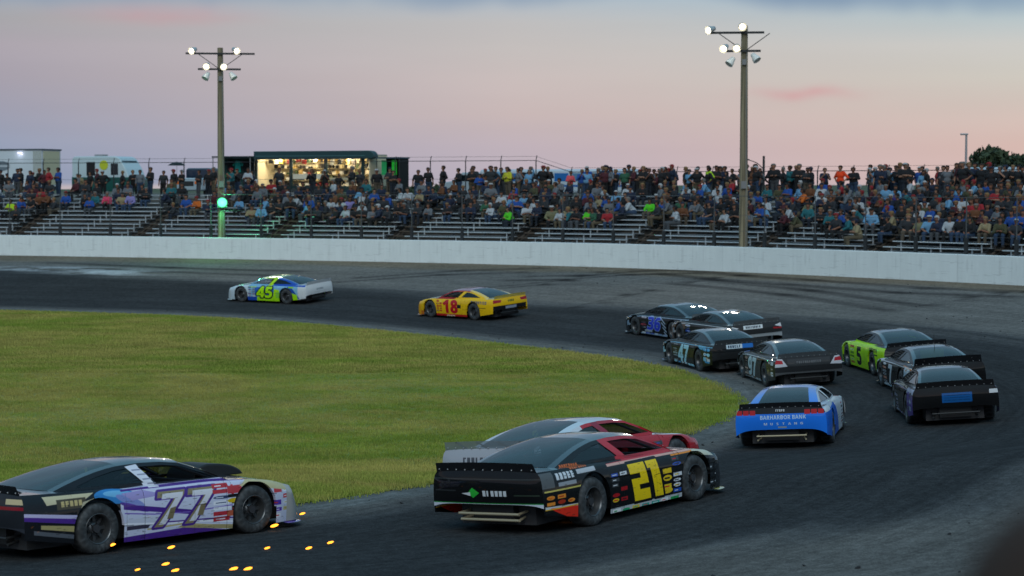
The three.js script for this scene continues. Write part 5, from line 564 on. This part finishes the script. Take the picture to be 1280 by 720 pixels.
stockCar({ label: 'white and purple stock car wearing silver number 77, throwing sparks', at: [118, 692, 43, 1], steer: -0.05,
  roof: '#191b20', hood: '#2a2c33', nose: '#a9a7a4', pillar: '#1d1f25', rearPillar: '#17191e', splitter: '#5b3aa8', deck: '#22262e', spoil: solid('#14161a'), driver: ['#20242c', '#c8c8cc', 'driver in white helmet inside the white and purple car'],
  side(P) { P.fill('#c9cce2'); P.rect('#16181d', -2.5, 0, -0.95, 1.3); P.rect('#17191e', -2.5, 0.93, 2.5, 1.3); P.poly('#c9bf9c', [[-2.1, 0.8], [-1.5, 0.84], [-1.35, 0.92], [-2.15, 0.93]]); P.rect('#4b4334', -1.95, 0.72, -1.5, 0.87); P.marks(-1.72, 0.8, 0.08, 0.34, '#c4b078'); P.poly('#b7ae92', [[-1.6, 0.66], [-1.32, 0.72], [-1.36, 0.84], [-1.55, 0.8]]); P.poly('#b9b3d6', [[-2.45, 0.66], [-1.3, 0.52], [-1.3, 0.58], [-2.45, 0.72]]); P.poly('#4c2a86', [[-2.45, 0.61], [-1.3, 0.44], [-1.3, 0.52], [-2.45, 0.67]]); P.poly('#a89a68', [[-2.2, 0.47], [-1.35, 0.32], [-1.3, 0.42], [-2.2, 0.53]]); P.poly('#5a5e66', [[-2.3, 0.4], [-1.4, 0.22], [-1.35, 0.27], [-2.3, 0.46]]);
    P.blob('#2f7fc0', -1.0, 0.83, 0.36, 0.11, 0.1); P.blob('#6fb2dc', -0.95, 0.86, 0.26, 0.05, 0.1); P.blob('#7f8cc8', -0.78, 0.74, 0.25, 0.06, 0.4); P.blob('#5a3aa0', -0.72, 0.64, 0.25, 0.035, 0.35); P.rect('#c5c8d8', -0.86, 0.35, -0.3, 0.46); P.poly('#4c2a86', [[-0.9, 0.62], [0.3, 0.42], [0.3, 0.49], [-0.9, 0.7]]); P.poly('#3d3a4c', [[-0.85, 0.3], [-0.5, 0.3], [-0.45, 0.36], [-0.85, 0.36]]); P.poly('#4c2a86', [[-0.95, 0.1], [1.0, 0.1], [0.2, 0.24], [-0.95, 0.2]]); P.poly('#d6d8ea', [[-0.3, 0.3], [1.0, 0.16], [1.0, 0.2], [-0.3, 0.35]]); P.poly('#a5966a', [[0.0, 0.25], [1.0, 0.12], [1.0, 0.19], [0.1, 0.29]]); P.line('#7a62b8', 0.018, [[-0.88, 0.56], [-0.4, 0.5], [0.2, 0.47], [0.95, 0.5]]); P.line('#e8e8f2', 0.03, [[-0.88, 0.4], [-0.2, 0.34], [0.5, 0.3], [0.98, 0.24]]); P.line('#b8a878', 0.025, [[-0.5, 0.28], [0.1, 0.3], [0.6, 0.22]]); P.poly('#9d92c8', [[-0.92, 0.86], [-0.55, 0.88], [-0.2, 0.78], [-0.75, 0.74]]); P.poly('#e6e7f0', [[-0.3, 0.84], [0.55, 0.86], [0.5, 0.8], [-0.2, 0.77]]); P.line('#4c2a86', 0.02, [[-0.3, 0.36], [0.5, 0.33], [1.0, 0.3]]);
    for (const [dx] of [[-0.16], [0.36]]) { P.text('7', dx, 0.55, 0.54, '#8a7d5e', { skew: 0.3, edge: '#4c2a86', ew: 0.07, sx: 1.25 }); P.text('7', dx + 0.03, 0.55, 0.47, '#d8d6de', { skew: 0.3, sx: 1.1 }); P.poly('#7d7052', [[dx - 0.02, 0.4], [dx + 0.08, 0.4], [dx + 0.14, 0.58], [dx + 0.04, 0.56]]); }
    P.line('#4c2a86', 0.03, [[-0.9, 0.9], [0.6, 0.91], [1.7, 0.86]]); P.decals(0.6, 0.26, 0.95, 0.86, 1, 7, ['#b8303c', '#e4e6ee', '#404a70', '#b8303c', '#c8ccd8'], 3); P.decals(0.94, 0.4, 1.0, 0.84, 1, 4, ['#c83a40', '#1c1c20'], 4); P.rect('#b8363e', 0.88, 0.68, 1.14, 0.8); P.rect('#1a1a1e', 0.88, 0.62, 1.1, 0.67); P.blob('#d0b020', 0.99, 0.57, 0.12, 0.035); P.rect('#b85a40', 0.86, 0.33, 1.0, 0.42); P.decals(1.72, 0.2, 2.1, 0.8, 2, 6, ['#c8b880', '#e4e6ee', '#5b3aa8', '#c84048', '#e4e6ee'], 8); P.poly('#c4b98e', [[1.1, 0.78], [2.1, 0.62], [2.1, 0.82], [1.3, 0.9]]);
    P.poly('#d8dae4', [[-0.245, 0.9], [-0.425, 0.9], [-0.60, 1.22], [-0.40, 1.24]]); for (let k = 0; k < 4; k++) P.rect('#8d90a4', -0.52 + k * 0.05, 1.15 - k * 0.07, -0.38 + k * 0.05, 1.17 - k * 0.07); },
  tail(T) { T.fill('#22252b'); T.rect('#8a1c2c', -1, 0.76, 1, 0.81); T.rect('#c9b890', 0.6, 0.84, 0.98, 0.92); T.rect('#30343c', -1, 0.25, 1, 0.5); },
  extra(G) { part(G, 'hood_scoop', (() => { const s = new THREE.Shape(); s.moveTo(0, 0); s.lineTo(0.85, 0); s.quadraticCurveTo(0.7, 0.14, 0.25, 0.15); s.quadraticCurveTo(0.05, 0.14, 0, 0); return new THREE.ExtrudeGeometry(s, { depth: 0.6, bevelEnabled: true, bevelSize: 0.03, bevelThickness: 0.03, bevelSegments: 3 }).translate(0.98, 0.79, -0.5); })(), blackM); } });
stockCar({ label: 'black stock car wearing yellow number 21 with red window pillars', bars: 2, at: [736, 657, 37, 1], steer: -0.04,
  roof: '#17191c', hood: '#a8434c', nose: '#25282c', pillar: '#a02a36', rearPillar: '#121316', deck: '#14161a', splitter: '#b8b460', spoil: clearSpoil('#1c1d20', 0.1), spoilH: 0.13, driver: ['#22242a', '#a8a8b0', 'driver in grey helmet inside the black car with yellow number 21'],
  side(P) { P.fill('#0b0d10'); P.rect('#a8323e', -0.7, 0.89, 2.5, 1.3); P.poly('#121316', [[-2.4, 0.9], [-0.46, 0.9], [-0.62, 1.3], [-2.4, 1.3]]); P.poly('#b8303c', [[-0.24, 0.88], [-0.43, 0.88], [-0.62, 1.3], [-0.36, 1.3]]); P.marks(-1.55, 0.965, 0.06, 0.4, '#c8642a'); P.rect('#55585a', -2.43, 0.72, -2.18, 0.95); P.marks(-1.92, 0.87, 0.1, 0.42, '#cdd2d8'); P.rect('#b8bcc2', -1.65, 0.85, -1.2, 0.92); P.rect('#c8b860', -2.4, 0.66, -1.4, 0.685); P.rect('#8f949c', -2.1, 0.72, -1.7, 0.78); P.decals(-2.38, 0.45, -1.72, 0.62, 3, 2, ['#d8641e', '#e08830', '#a83018', '#d8d8d8'], 21); P.poly('#c8cacc', [[-2.4, 0.41], [-1.7, 0.36], [-1.7, 0.42], [-2.4, 0.45]]); P.poly('#e0301c', [[-2.2, 0.36], [-1.6, 0.1], [-1.6, 0.38], [-2.3, 0.42]]); P.rect('#e8b020', -2.4, 0.395, -1.6, 0.41);
    P.rect('#c23a44', -0.9, 0.885, 1.6, 0.905); P.poly('#d8a89a', [[-0.9, 0.86], [1.9, 0.84], [1.9, 0.87], [-0.9, 0.9]]); P.decals(-0.86, 0.28, -0.42, 0.76, 2, 6, SPONS, 22); P.decals(0.72, 0.22, 0.98, 0.82, 1, 7, SPONS, 23); P.decals(0.45, 0.3, 0.72, 0.8, 1, 4, ['#14171c', '#c8202a', '#e8c020', '#d8dade'], 24); P.rect('#b8bcc0', -0.9, 0.1, 0.96, 0.2); P.decals(-0.85, 0.11, 0.9, 0.19, 7, 1, ['#28a058', '#d84a50', '#e8e8e8', '#e0c040', '#28a090'], 25); P.decals(0.4, 0.22, 0.75, 0.36, 1, 1, ['#e8c020'], 26);
    for (const [gr, col] of [[0.045, '#08090b'], [0, '#f2cd10']]) for (const [x0, w, pts] of [[-0.34, 0.42, [[0, 1], [1, 1], [1, 0.42], [0.42, 0.42], [0.42, 0.29], [1, 0.29], [1, 0], [0, 0], [0, 0.6], [0.58, 0.6], [0.58, 0.73], [0, 0.73]]], [0.12, 0.34, [[0, 1], [0.85, 1], [0.85, 0], [0.22, 0], [0.22, 0.8], [0, 0.8]]]]) { const q = pts.map(([u, v]) => [P.sgn * (x0 + u * w - (v - 0.5) * 0.14) + 0.04 * (1 - P.sgn) * 0.5, 0.23 + v * 0.6]); P.poly(col, q); if (gr) P.line(col, gr * 2, [...q, q[0]]); } P.decals(1.75, 0.2, 2.1, 0.7, 2, 4, ['#20242a', '#c8ccd0', '#303438'], 27); P.rect('#e88a20', 0.75, 0.82, 1.5, 0.845); P.poly('#c8c6b0', [[1.2, 0.79], [2.1, 0.66], [2.1, 0.74], [1.4, 0.86]]); },
  tail(T) { T.fill('#0a0b0d'); T.rect('#c4cad6', -1, 0.25, 1, 0.495); T.rect('#1a7a30', -1, 0.495, 1, 0.51); T.rect('#2c3030', -1, 0.86, 1, 0.88); T.poly('#28a838', [[-0.28, 0.66], [-0.2, 0.58], [-0.08, 0.66], [-0.2, 0.74]]); T.poly('#c8ccd0', [[-0.4, 0.65], [-0.24, 0.61], [-0.24, 0.67]]); T.marks(0.18, 0.655, 0.085, 0.42, '#c2c8cc'); T.rect('#2a2e30', -0.9, 0.68, -0.5, 0.7); T.rect('#2e3a30', 0.5, 0.62, 0.9, 0.64); },
  extra() { } });
stockCar({ label: 'red and white stock car half hidden beside the black number 21 car', at: [729, 625.5, 36, 1], roof: '#c4c8ce', hood: '#a8222c', nose: '#a8222c', pillar: '#a8222c', rearPillar: '#ccd0d6', deck: '#b8bcc4', splitter: '#a8222c', backW: 0.8, spoil: clearSpoil('#aab2b6', 0.6), driver: ['#8c1c22', '#b8202a', 'driver in red helmet inside the red and white car'],
  side(P) { P.fill('#b0202c'); P.rect('#c8ccd2', -2.5, 0, -0.9, 1.3); P.poly('#8a1c34', [[-0.24, 0.88], [-0.45, 0.88], [-0.62, 1.3], [-0.2, 1.3]]); P.rect('#a02834', -0.4, 1.19, 1, 1.3); P.poly('#d8dade', [[-0.9, 0.3], [0.2, 0.2], [0.4, 0.3], [-0.9, 0.45]]); P.decals(0.6, 0.3, 0.95, 0.8, 1, 5, SPONS, 31); P.line('#d8dade', 0.03, [[0.9, 0.9], [1.8, 0.82]]); }, tail(T) { T.fill('#a8acb4'); T.marks(0, 0.8, 0.1, 1.0, '#50545c'); } });
stockCar({ label: 'bright blue stock car with white lettering across its tail', tailDip: 0.12, bars: 1, at: [1036, 553.5, 14, 1], roof: '#2a7ad8', hood: '#c8ccd0', nose: '#c8ccd0', pillar: '#b8c6d4', rearPillar: '#1c72de', deck: '#1a1d22', splitter: '#c8ccd0', backW: 0.74, spoil: clearSpoil('#202226', 0.35), spoilH: 0.12, driver: ['#20242c', '#202024', 'driver in black helmet inside the bright blue car'],
  side(P) { P.fill('#1a6cd8'); P.rect('#c8ced4', -0.9, 0, 2.5, 1.3); P.poly('#1560c8', [[-0.9, 0.1], [0.2, 0.1], [-0.5, 0.9], [-0.9, 0.9]]); P.poly('#b9c8d6', [[-2.4, 0.86], [-0.9, 0.9], [-0.4, 1.3], [-2.4, 1.3]]); P.rect('#dce2e8', -2.43, 0.84, -1.7, 0.95);  P.decals(0.6, 0.25, 0.98, 0.8, 1, 6, ['#8a9098', '#30343a', '#c8202a', '#aab0b8'], 41); },
  tail(T) { T.fill('#1c72de'); T.rect('#15171b', -1, 0.855, 1, 1.0); for (const s of S1) { for (let k = 0; k < 3; k++) T.rect('#b01c22', s * 0.92 - (s > 0 ? 0.14 * (k + 1) : -0.14 * k), 0.83, s * 0.92 - (s > 0 ? 0.14 * k + 0.02 : -0.14 * (k + 1) + 0.02), 0.94); } T.text('BARHARBOR BANK', 0.05, 0.77, 0.09, '#b8cfe8', 0.86); T.text('MUSTANG', 0.06, 0.62, 0.055, '#c8d2dc', 1.2, 'sans-serif', 0.125); T.rect('#8894a4', -0.06, 0.52, 0.12, 0.56); T.marks(0.0, 0.93, 0.05, 0.2, '#c0c4c8'); } });
stockCar({ deco: ['#b8c4c8', '#8a9498', '#d8dcde', '#6a5a48'], label: 'charcoal grey stock car wearing pale number 97 and red tail lights', at: [961, 483, -7, -1], roof: '#1f211d', hood: '#252722', nose: '#1f211d', deck: '#232528', rearPillar: '#1f211d', spoil: clearSpoil('#5a5e62', 0.4), driver: ['#20242c', '#c8c8cc', 'driver in white helmet inside the charcoal number 97 car'],
  side(P) { P.fill('#1f211d'); P.text('97', 0.06, 0.5, 0.58, '#b8d0d4', { skew: 0.1, edge: '#b8d0d4', ew: 0.03, sx: 1.05 }); P.decals(0.55, 0.2, 0.95, 0.85, 1, 8, ['#b89888', '#50484a', '#c8b0a0', '#303030'], 51); P.rect('#8a7a48', -1.95, 0.45, -1.75, 0.6); P.rect('#8a969c', -0.9, 0.1, 0.96, 0.15); P.rect('#1f211d', -2.5, 0.96, 2.5, 1.3); },
  tail(T) { T.fill('#232528'); for (const s of S1) { T.poly('#b9bcc4', [[s * 0.95, 0.7], [s * 0.95, 0.97], [s * 0.74, 0.95], [s * 0.6, 0.72]]); T.poly('#a8202c', [[s * 0.93, 0.8], [s * 0.93, 0.93], [s * 0.74, 0.9], [s * 0.72, 0.8]]); } T.rect('#4a4d50', -1, 0.42, 1, 0.54); T.rect('#34373a', -0.6, 0.72, 0.6, 0.94); T.marks(0, 0.83, 0.07, 0.7, '#5c6064'); } });
stockCar({ label: 'fluorescent yellow green stock car wearing black number 5', at: [1096, 469, -6, -1], roof: '#15171a', hood: '#1c1f22', nose: '#9ccc10', deck: '#16191d', rearPillar: '#15171a', spoil: clearSpoil('#26282c', 0.4), driver: ['#b8d020', '#c8e020', 'driver in yellow helmet inside the fluorescent number 5 car'],
  side(P) { P.fill('#b2e60a'); P.rect('#15171a', -2.5, 0.955, 2.5, 1.3); P.text('5', 0.02, 0.5, 0.56, '#0c1014', { sx: 1.2, edge: '#0c1014', ew: 0.04 }); P.marks(-1.45, 0.82, 0.12, 0.8, '#1c3012'); P.rect('#1c3012', -1.9, 0.67, -1.55, 0.71); P.decals(0.5, 0.2, 0.95, 0.82, 1, 6, ['#5a8a20', '#d0e8a0', '#304818', '#b84838'], 61); },
  tail(T) { T.fill('#101418'); } });
stockCar({ deco: ['#c8d0d6', '#9ab0bc', '#e0e2e4', '#b87a40'], label: 'black stock car with tall black spoiler and whip aerial', at: [1133, 495, -1, -1], roof: '#15171a', hood: '#16191d', nose: '#1a1c20', deck: '#14171a', rearPillar: '#15171a', spoil: solid('#121316'), spoilH: 0.19, cage: '#2a2c30', driver: ['#b8d020', '#20242a', 'driver in yellow suit inside the black car with whip aerial'],
  side(P) { P.fill('#0c0d0f'); P.text('7', 0.05, 0.5, 0.56, '#c4ccd2', { skew: 0.12, sx: 1.1, edge: '#c4ccd2', ew: 0.03 }); P.decals(0.5, 0.2, 0.95, 0.82, 1, 6, ['#b87a60', '#8a8f96', '#303438', '#c8ccd0'], 71); P.poly('#a8bcc8', [[-2.4, 0.35], [-1.72, 0.3], [-1.75, 0.85], [-2.3, 0.8]]); P.poly('#c87838', [[-2.4, 0.84], [-1.6, 0.9], [-1.6, 0.93], [-2.4, 0.9]]); P.rect('#9ab8c4', -0.9, 0.1, 0.96, 0.18); P.poly('#c8ccd0', [[0.9, 0.84], [2.0, 0.7], [2.0, 0.76], [0.9, 0.9]]); },
  tail(T) { T.fill('#0b0c0d'); T.rect('#1c1e20', -1, 0.78, 1, 0.81); },
  extra(G) { part(G, 'aerial', tube([-0.6, 1.15, 0.1], [-0.62, 1.5, 0.1], 0.006, 5), blackM); part(G, 'seat_padding', new RoundedBoxGeometry(0.1, 0.24, 0.62, 2, 0.04).translate(-0.62, 0.98, 0.02), hexm('#c2e010', 0.7)); } });
stockCar({ deco: ['#8a90a8', '#5c4a90', '#b8bcc8', '#3a3c50'], label: 'black stock car with purple rear corner and blue panel on its tail', at: [1140, 529, 5, -1], roof: '#18191d', hood: '#1b1c22', nose: '#1b1c22', deck: '#15161a', rearPillar: '#18191d', backW: 0.9, spoil: clearSpoil('#1c1c1e', 0.12), spoilH: 0.14, driver: ['#20242c', '#303440', 'driver in dark helmet inside the black and purple car'],
  side(P) { P.fill('#0f1014'); P.poly('#4c3480', [[-2.45, 0.25], [-1.72, 0.25], [-1.72, 0.85], [-2.45, 0.8]]); P.rect('#9aa0b4', -2.45, 0.82, -1.6, 0.95); P.decals(0.4, 0.2, 0.95, 0.82, 2, 6, ['#5a5f80', '#3a3c50', '#888ca0', '#23252c'], 81);  },
  tail(T) { T.fill('#0b0c0e'); T.rect('#0d5190', -0.3, 0.6, 0.36, 0.84); for (const y of [0.66, 0.72, 0.78]) T.marks(0.03, y, 0.03, 0.56, '#0a3a68'); T.rect('#c8ccd0', 0.74, 0.78, 0.94, 0.88); T.rect('#0c0d0f', -1, 0.25, 1, 0.5); } });
stockCar({ deco: ['#7cc0e0', '#a8dce8', '#c8d4da', '#3a98cc'], label: 'black and light blue stock car wearing number 47', at: [878, 464, -15, -1], roof: '#1b1e22', hood: '#34383c', nose: '#23282c', deck: '#2a2d32', pillar: '#9aa4aa', rearPillar: '#1b1e22', spoil: clearSpoil('#44484c', 0.4), spoilH: 0.15, driver: ['#20242c', '#5aa0c8', 'driver in blue helmet inside the number 47 car'],
  side(P) { P.fill('#15170f'); P.text('47', 0.02, 0.5, 0.58, '#a8dce8', { skew: 0.18, edge: '#a8dce8', ew: 0.04, sx: 1.0 }); P.decals(0.52, 0.2, 0.95, 0.82, 1, 8, ['#788488', '#3a4448', '#9ab0b8', '#20282a'], 91); P.marks(-1.62, 0.84, 0.13, 0.62, '#58b8e0'); P.rect('#4aa8d8', -2.2, 0.62, -1.95, 0.68); P.rect('#c8a878', -2.15, 0.5, -1.9, 0.55); P.rect('#3a98cc', -2.25, 0.36, -1.9, 0.42); P.rect('#8fc0d4', -0.9, 0.1, -0.4, 0.18); P.rect('#1b1e22', -2.5, 0.955, 2.5, 1.3); },
  tail(T) { T.fill('#131517'); T.rect('#c4d4de', -0.5, 0.83, 0.0, 0.97); T.rect('#1668b8', 0.0, 0.83, 0.35, 0.97); T.marks(-0.25, 0.9, 0.09, 0.42, '#20384c'); T.rect('#202224', -1, 0.5, 1, 0.72); T.rect('#a4acb0', 0.0, 0.6, 0.4, 0.64); } });
stockCar({ deco: ['#c8ccd0', '#a0a4a8', '#e0e2e4', '#b04038'], label: 'grey stock car running between the number 36 and number 47 cars', at: [898, 437, -21, -1], roof: '#2f3134', hood: '#5a5558', nose: '#8a7468', deck: '#3a3d42', pillar: '#2a282a', rearPillar: '#2f3134', spoil: clearSpoil('#6a6e70', 0.45), spoilH: 0.15, driver: ['#20242c', '#c8c8cc', 'driver in white helmet inside the grey car'],
  side(P) { P.fill('#191714'); P.rect('#6a5448', 0.9, 0.6, 2.1, 0.85);  P.rect('#2a2826', -2.5, 0.95, 2.5, 1.3); P.decals(0.5, 0.2, 0.95, 0.8, 1, 6, SPONS, 101); },
  tail(T) { T.fill('#8c9296'); T.rect('#2a2c2e', -1, 0.6, 1, 1.0); T.rect('#d8e0e4', -0.5, 0.8, 0.2, 0.94); T.marks(-0.15, 0.87, 0.08, 0.55, '#384450'); T.poly('#d8dade', [[0.94, 0.78], [0.94, 0.95], [0.66, 0.86]]); T.poly('#a02028', [[0.94, 0.72], [0.94, 0.78], [0.6, 0.8], [0.6, 0.74]]); T.poly('#d8dade', [[-0.94, 0.78], [-0.94, 0.95], [-0.66, 0.86]]); T.rect('#9aa0a4', -1, 0.25, 1, 0.56); } });
stockCar({ deco: ['#a8bcd0', '#7f98ac', '#d0d8e0', '#4a60b8'], label: 'dark stock car wearing blue number 36 with white streaks', at: [845, 426, -26, -1], roof: '#23262a', hood: '#2a2e32', nose: '#23262a', deck: '#24272c', rearPillar: '#23262a', spoil: clearSpoil('#888c90', 0.4), driver: ['#20242c', '#c8b0a0', 'driver in tan helmet inside the number 36 car'],
  side(P) { P.fill('#121418'); P.text('36', -0.02, 0.57, 0.52, '#8fa8d8', { skew: 0.22, edge: '#8fa8d8', ew: 0.07, sx: 1.15 }); P.text('36', -0.02, 0.57, 0.52, '#2a3ec0', { skew: 0.22, edge: '#2a3ec0', ew: 0.03, sx: 1.15 }); P.decals(0.5, 0.35, 0.95, 0.85, 1, 5, ['#a84048', '#c0b8c0', '#6a5058', '#303840'], 111); P.rect('#7f98ac', -0.88, 0.1, 0.96, 0.17); P.marks(0.4, 0.27, 0.09, 0.5, '#b0bcc8'); for (let k = 0; k < 4; k++) P.poly('#a8bcd0', [[-0.5 - k * 0.08, 0.85 - k * 0.18], [-0.42 - k * 0.08, 0.85 - k * 0.18], [-0.78 - k * 0.04, 0.62 - k * 0.16], [-0.86 - k * 0.04, 0.62 - k * 0.16]]); P.rect('#5a7488', -2.2, 0.72, -1.4, 0.8); },
  tail(T) { T.fill('#1c1f24'); lights2(T, '#802028'); } });
stockCar({ label: 'yellow stock car with red roof and red number 18', at: [595, 400, -43, -1], roof: '#9c1c28', hood: '#c8c0a8', nose: '#e0a010', deck: '#e8c010', pillar: '#8c1c26', rearPillar: '#e8b80c', backW: 0.8, splitter: '#c07020', spoil: clearSpoil('#d8c060', 0.4), driver: ['#8c1c22', '#c8b0b8', 'driver in pale helmet inside the yellow number 18 car'],
  side(P) { P.fill('#eab80a'); P.rect('#a01c28', -2.5, 1.205, 2.5, 1.3); P.poly('#a01c28', [[-0.1, 0.89], [1.05, 0.87], [0.3, 1.3], [-0.1, 1.3]]); P.poly('#eab80a', [[-0.2, 0.9], [-0.48, 0.9], [-0.64, 1.22], [-0.4, 1.22]]); P.text('18', 0.1, 0.55, 0.56, '#b81420', { sx: 1.1, edge: '#b81420', ew: 0.05 }); P.rect('#b8201c', -0.92, 0.1, 0.98, 0.22); P.marks(0.1, 0.15, 0.06, 0.5, '#e8dcc0'); P.marks(-1.62, 0.8, 0.13, 0.95, '#3a4a70'); P.rect('#202020', -0.55, 0.5, -0.32, 0.66); P.decals(0.6, 0.3, 0.95, 0.84, 2, 5, ['#c04028', '#e0d8c0', '#a86018', '#e8c848'], 121); P.rect('#5a4a10', -2.05, 0.55, -1.5, 0.58); P.rect('#d07010', 1.7, 0.1, 2.1, 0.3); },
  tail(T) { T.fill('#e4b40c'); T.rect('#17181c', -0.93, 0.25, 0.86, 0.66); T.rect('#9098a8', -0.3, 0.5, 0.3, 0.62); lights2(T, '#a01c2c', 0.78, 0.93); T.marks(0.0, 0.84, 0.1, 0.34, '#4a5a20'); } });
stockCar({ label: 'blue and white stock car wearing fluorescent green number 45', at: [360, 380, -56, -1], roof: '#9cc838', hood: '#a8b4bc', nose: '#b8c4c8', deck: '#c8ccd0', pillar: '#a8cc20', rearPillar: '#2a5a9c', splitter: '#b8c8cc', backW: 0.88, spoil: solid('#c4c8cc'), spoilH: 0.15, net: '#a8b4c0', driver: ['#8aa0b8', '#b8c8d8', 'driver in pale blue helmet inside the number 45 car'],
  side(P) { P.fill('#7fb4d2'); P.rect('#d0d4d6', -2.5, 0, -2.0, 1.0); P.poly('#2460b4', [[-0.62, 0.38], [0.5, 0.36], [0.55, 0.8], [-0.6, 0.84]]); P.poly('#b0e414', [[-0.92, 0.38], [-0.55, 0.38], [-0.62, 0.74], [-0.92, 0.7]]); P.poly('#b0e414', [[0.4, 0.84], [1.5, 0.8], [1.8, 0.74], [0.5, 0.78]]); P.poly('#16489c', [[-2.1, 0.3], [-1.5, 0.3], [-1.2, 0.95], [-1.7, 0.8]]); P.poly('#a4e010', [[-2.0, 0.2], [-1.6, 0.2], [-1.55, 0.6], [-1.95, 0.5]]); P.rect('#c0d0d8', 0.9, 0.1, 2.1, 1.0); P.rect('#1a48a8', 0.3, 0.1, 0.98, 0.32); P.poly('#a4e010', [[-0.9, 0.1], [0.45, 0.1], [0.4, 0.32], [-0.9, 0.4]]); P.rect('#8ac840', -0.92, 0.3, -0.7, 0.6); P.decals(0.5, 0.3, 0.95, 0.84, 2, 5, ['#8a6a88', '#6a7a90', '#b8c0c8', '#303848'], 131); P.text('45', -0.06, 0.55, 0.56, '#12281c', { skew: 0.14, edge: '#12281c', ew: 0.12, sx: 1.12 }); P.text('45', -0.06, 0.56, 0.54, '#b6f00a', { skew: 0.14, edge: '#b6f00a', ew: 0.03, sx: 1.12 }); P.marks(-1.1, 0.85, 0.1, 0.6, '#90c8e8'); P.rect('#90c820', -1.75, 0.82, -1.45, 0.89); P.rect('#a8d020', -0.6, 1.205, 2.5, 1.3); P.poly('#1c4fb0', [[-2.4, 0.9], [-0.45, 0.9], [-0.62, 1.3], [-2.4, 1.3]]); P.poly('#b4e010', [[-0.2, 0.9], [-0.45, 0.9], [-0.62, 1.26], [-0.4, 1.26]]); P.poly('#b4dc28', [[1.05, 0.87], [0.95, 0.95], [0.3, 1.19], [0.3, 1.3]]); },
  tail(T) { T.fill('#cfd3d6'); T.marks(0.0, 0.72, 0.1, 0.5, '#8a949c'); T.rect('#a8b0b4', -0.4, 0.58, 0.4, 0.6); } });

// ---------------------------------------------------------------- sparks struck from the track by the car with number 77
{
  const sm = new THREE.MeshStandardMaterial({ color: 0x201000 }); sm.emissive.setRGB(1, 0.36, 0.03); sm.emissiveIntensity = 3.0; const g = new THREE.SphereGeometry(0.022, 10, 8).scale(2.3, 0.8, 1);
  for (const [x, y, up, s] of [[207, 705, 0.02, 1], [219, 713, 0.02, 1], [292, 711, 0.02, 1.1], [310, 711, 0.02, 1.1], [334, 685, 0.05, 0.8], [343, 657, 0.12, 1.2], [378, 642, 0.1, 0.9], [214, 684, 0.16, 1], [140, 681, 0.16, 1], [172, 712, 0.02, 0.7], [386, 685, 0.03, 0.9], [413, 678, 0.04, 0.9], [688, 626, 0.3, 1], [707, 645, 0.12, 0.9]]) { const r = ray(x, y); const q = onTrack(x, y); let p = q.clone(); const k = (q.y + up - EYE) / r.y; p.set(r.x * k, q.y + up, r.z * k); const o = new THREE.Mesh(g, sm); o.position.copy(p); o.rotation.set(0, 0.2, 0.25); o.scale.setScalar(s); top(o, 'spark'); tag(o, x > 600 ? 'glowing orange spark low beside the black number 21 car' : 'glowing orange spark flying beside the white and purple car', 'spark', x > 600 ? 'sparks by the black car' : 'sparks by the purple car'); }
}
{ // a spectator a step in front of the photographer, far out of focus
  const r = ray(1388, 842), k = 1.5, c = { px: 1362, row: 11, pose: 'stand_down', shirt: 'black', pants: 'dark jeans', hair: 'brown hair', long: true }, o = personMeshes(c), deckY = EYE + r.y * k - 1.65;
  o.position.set(r.x * k, deckY, r.z * k); o.rotation.y = Math.PI; top(o, 'person'); tag(o, 'blurred brown haired spectator in black jacket just before the camera', 'person');
  const dk = new THREE.Mesh(box(-3, 3, deckY - 0.08, deckY - 0.002, -2.4, 1.5), mat(0.2, 0.19, 0.17, 0.9)); shade(dk); top(dk, 'stand_deck'); tag(dk, 'deck of the near stand beneath the photographer', 'deck', null, 'structure');
}
renderer.render(scene, camera);
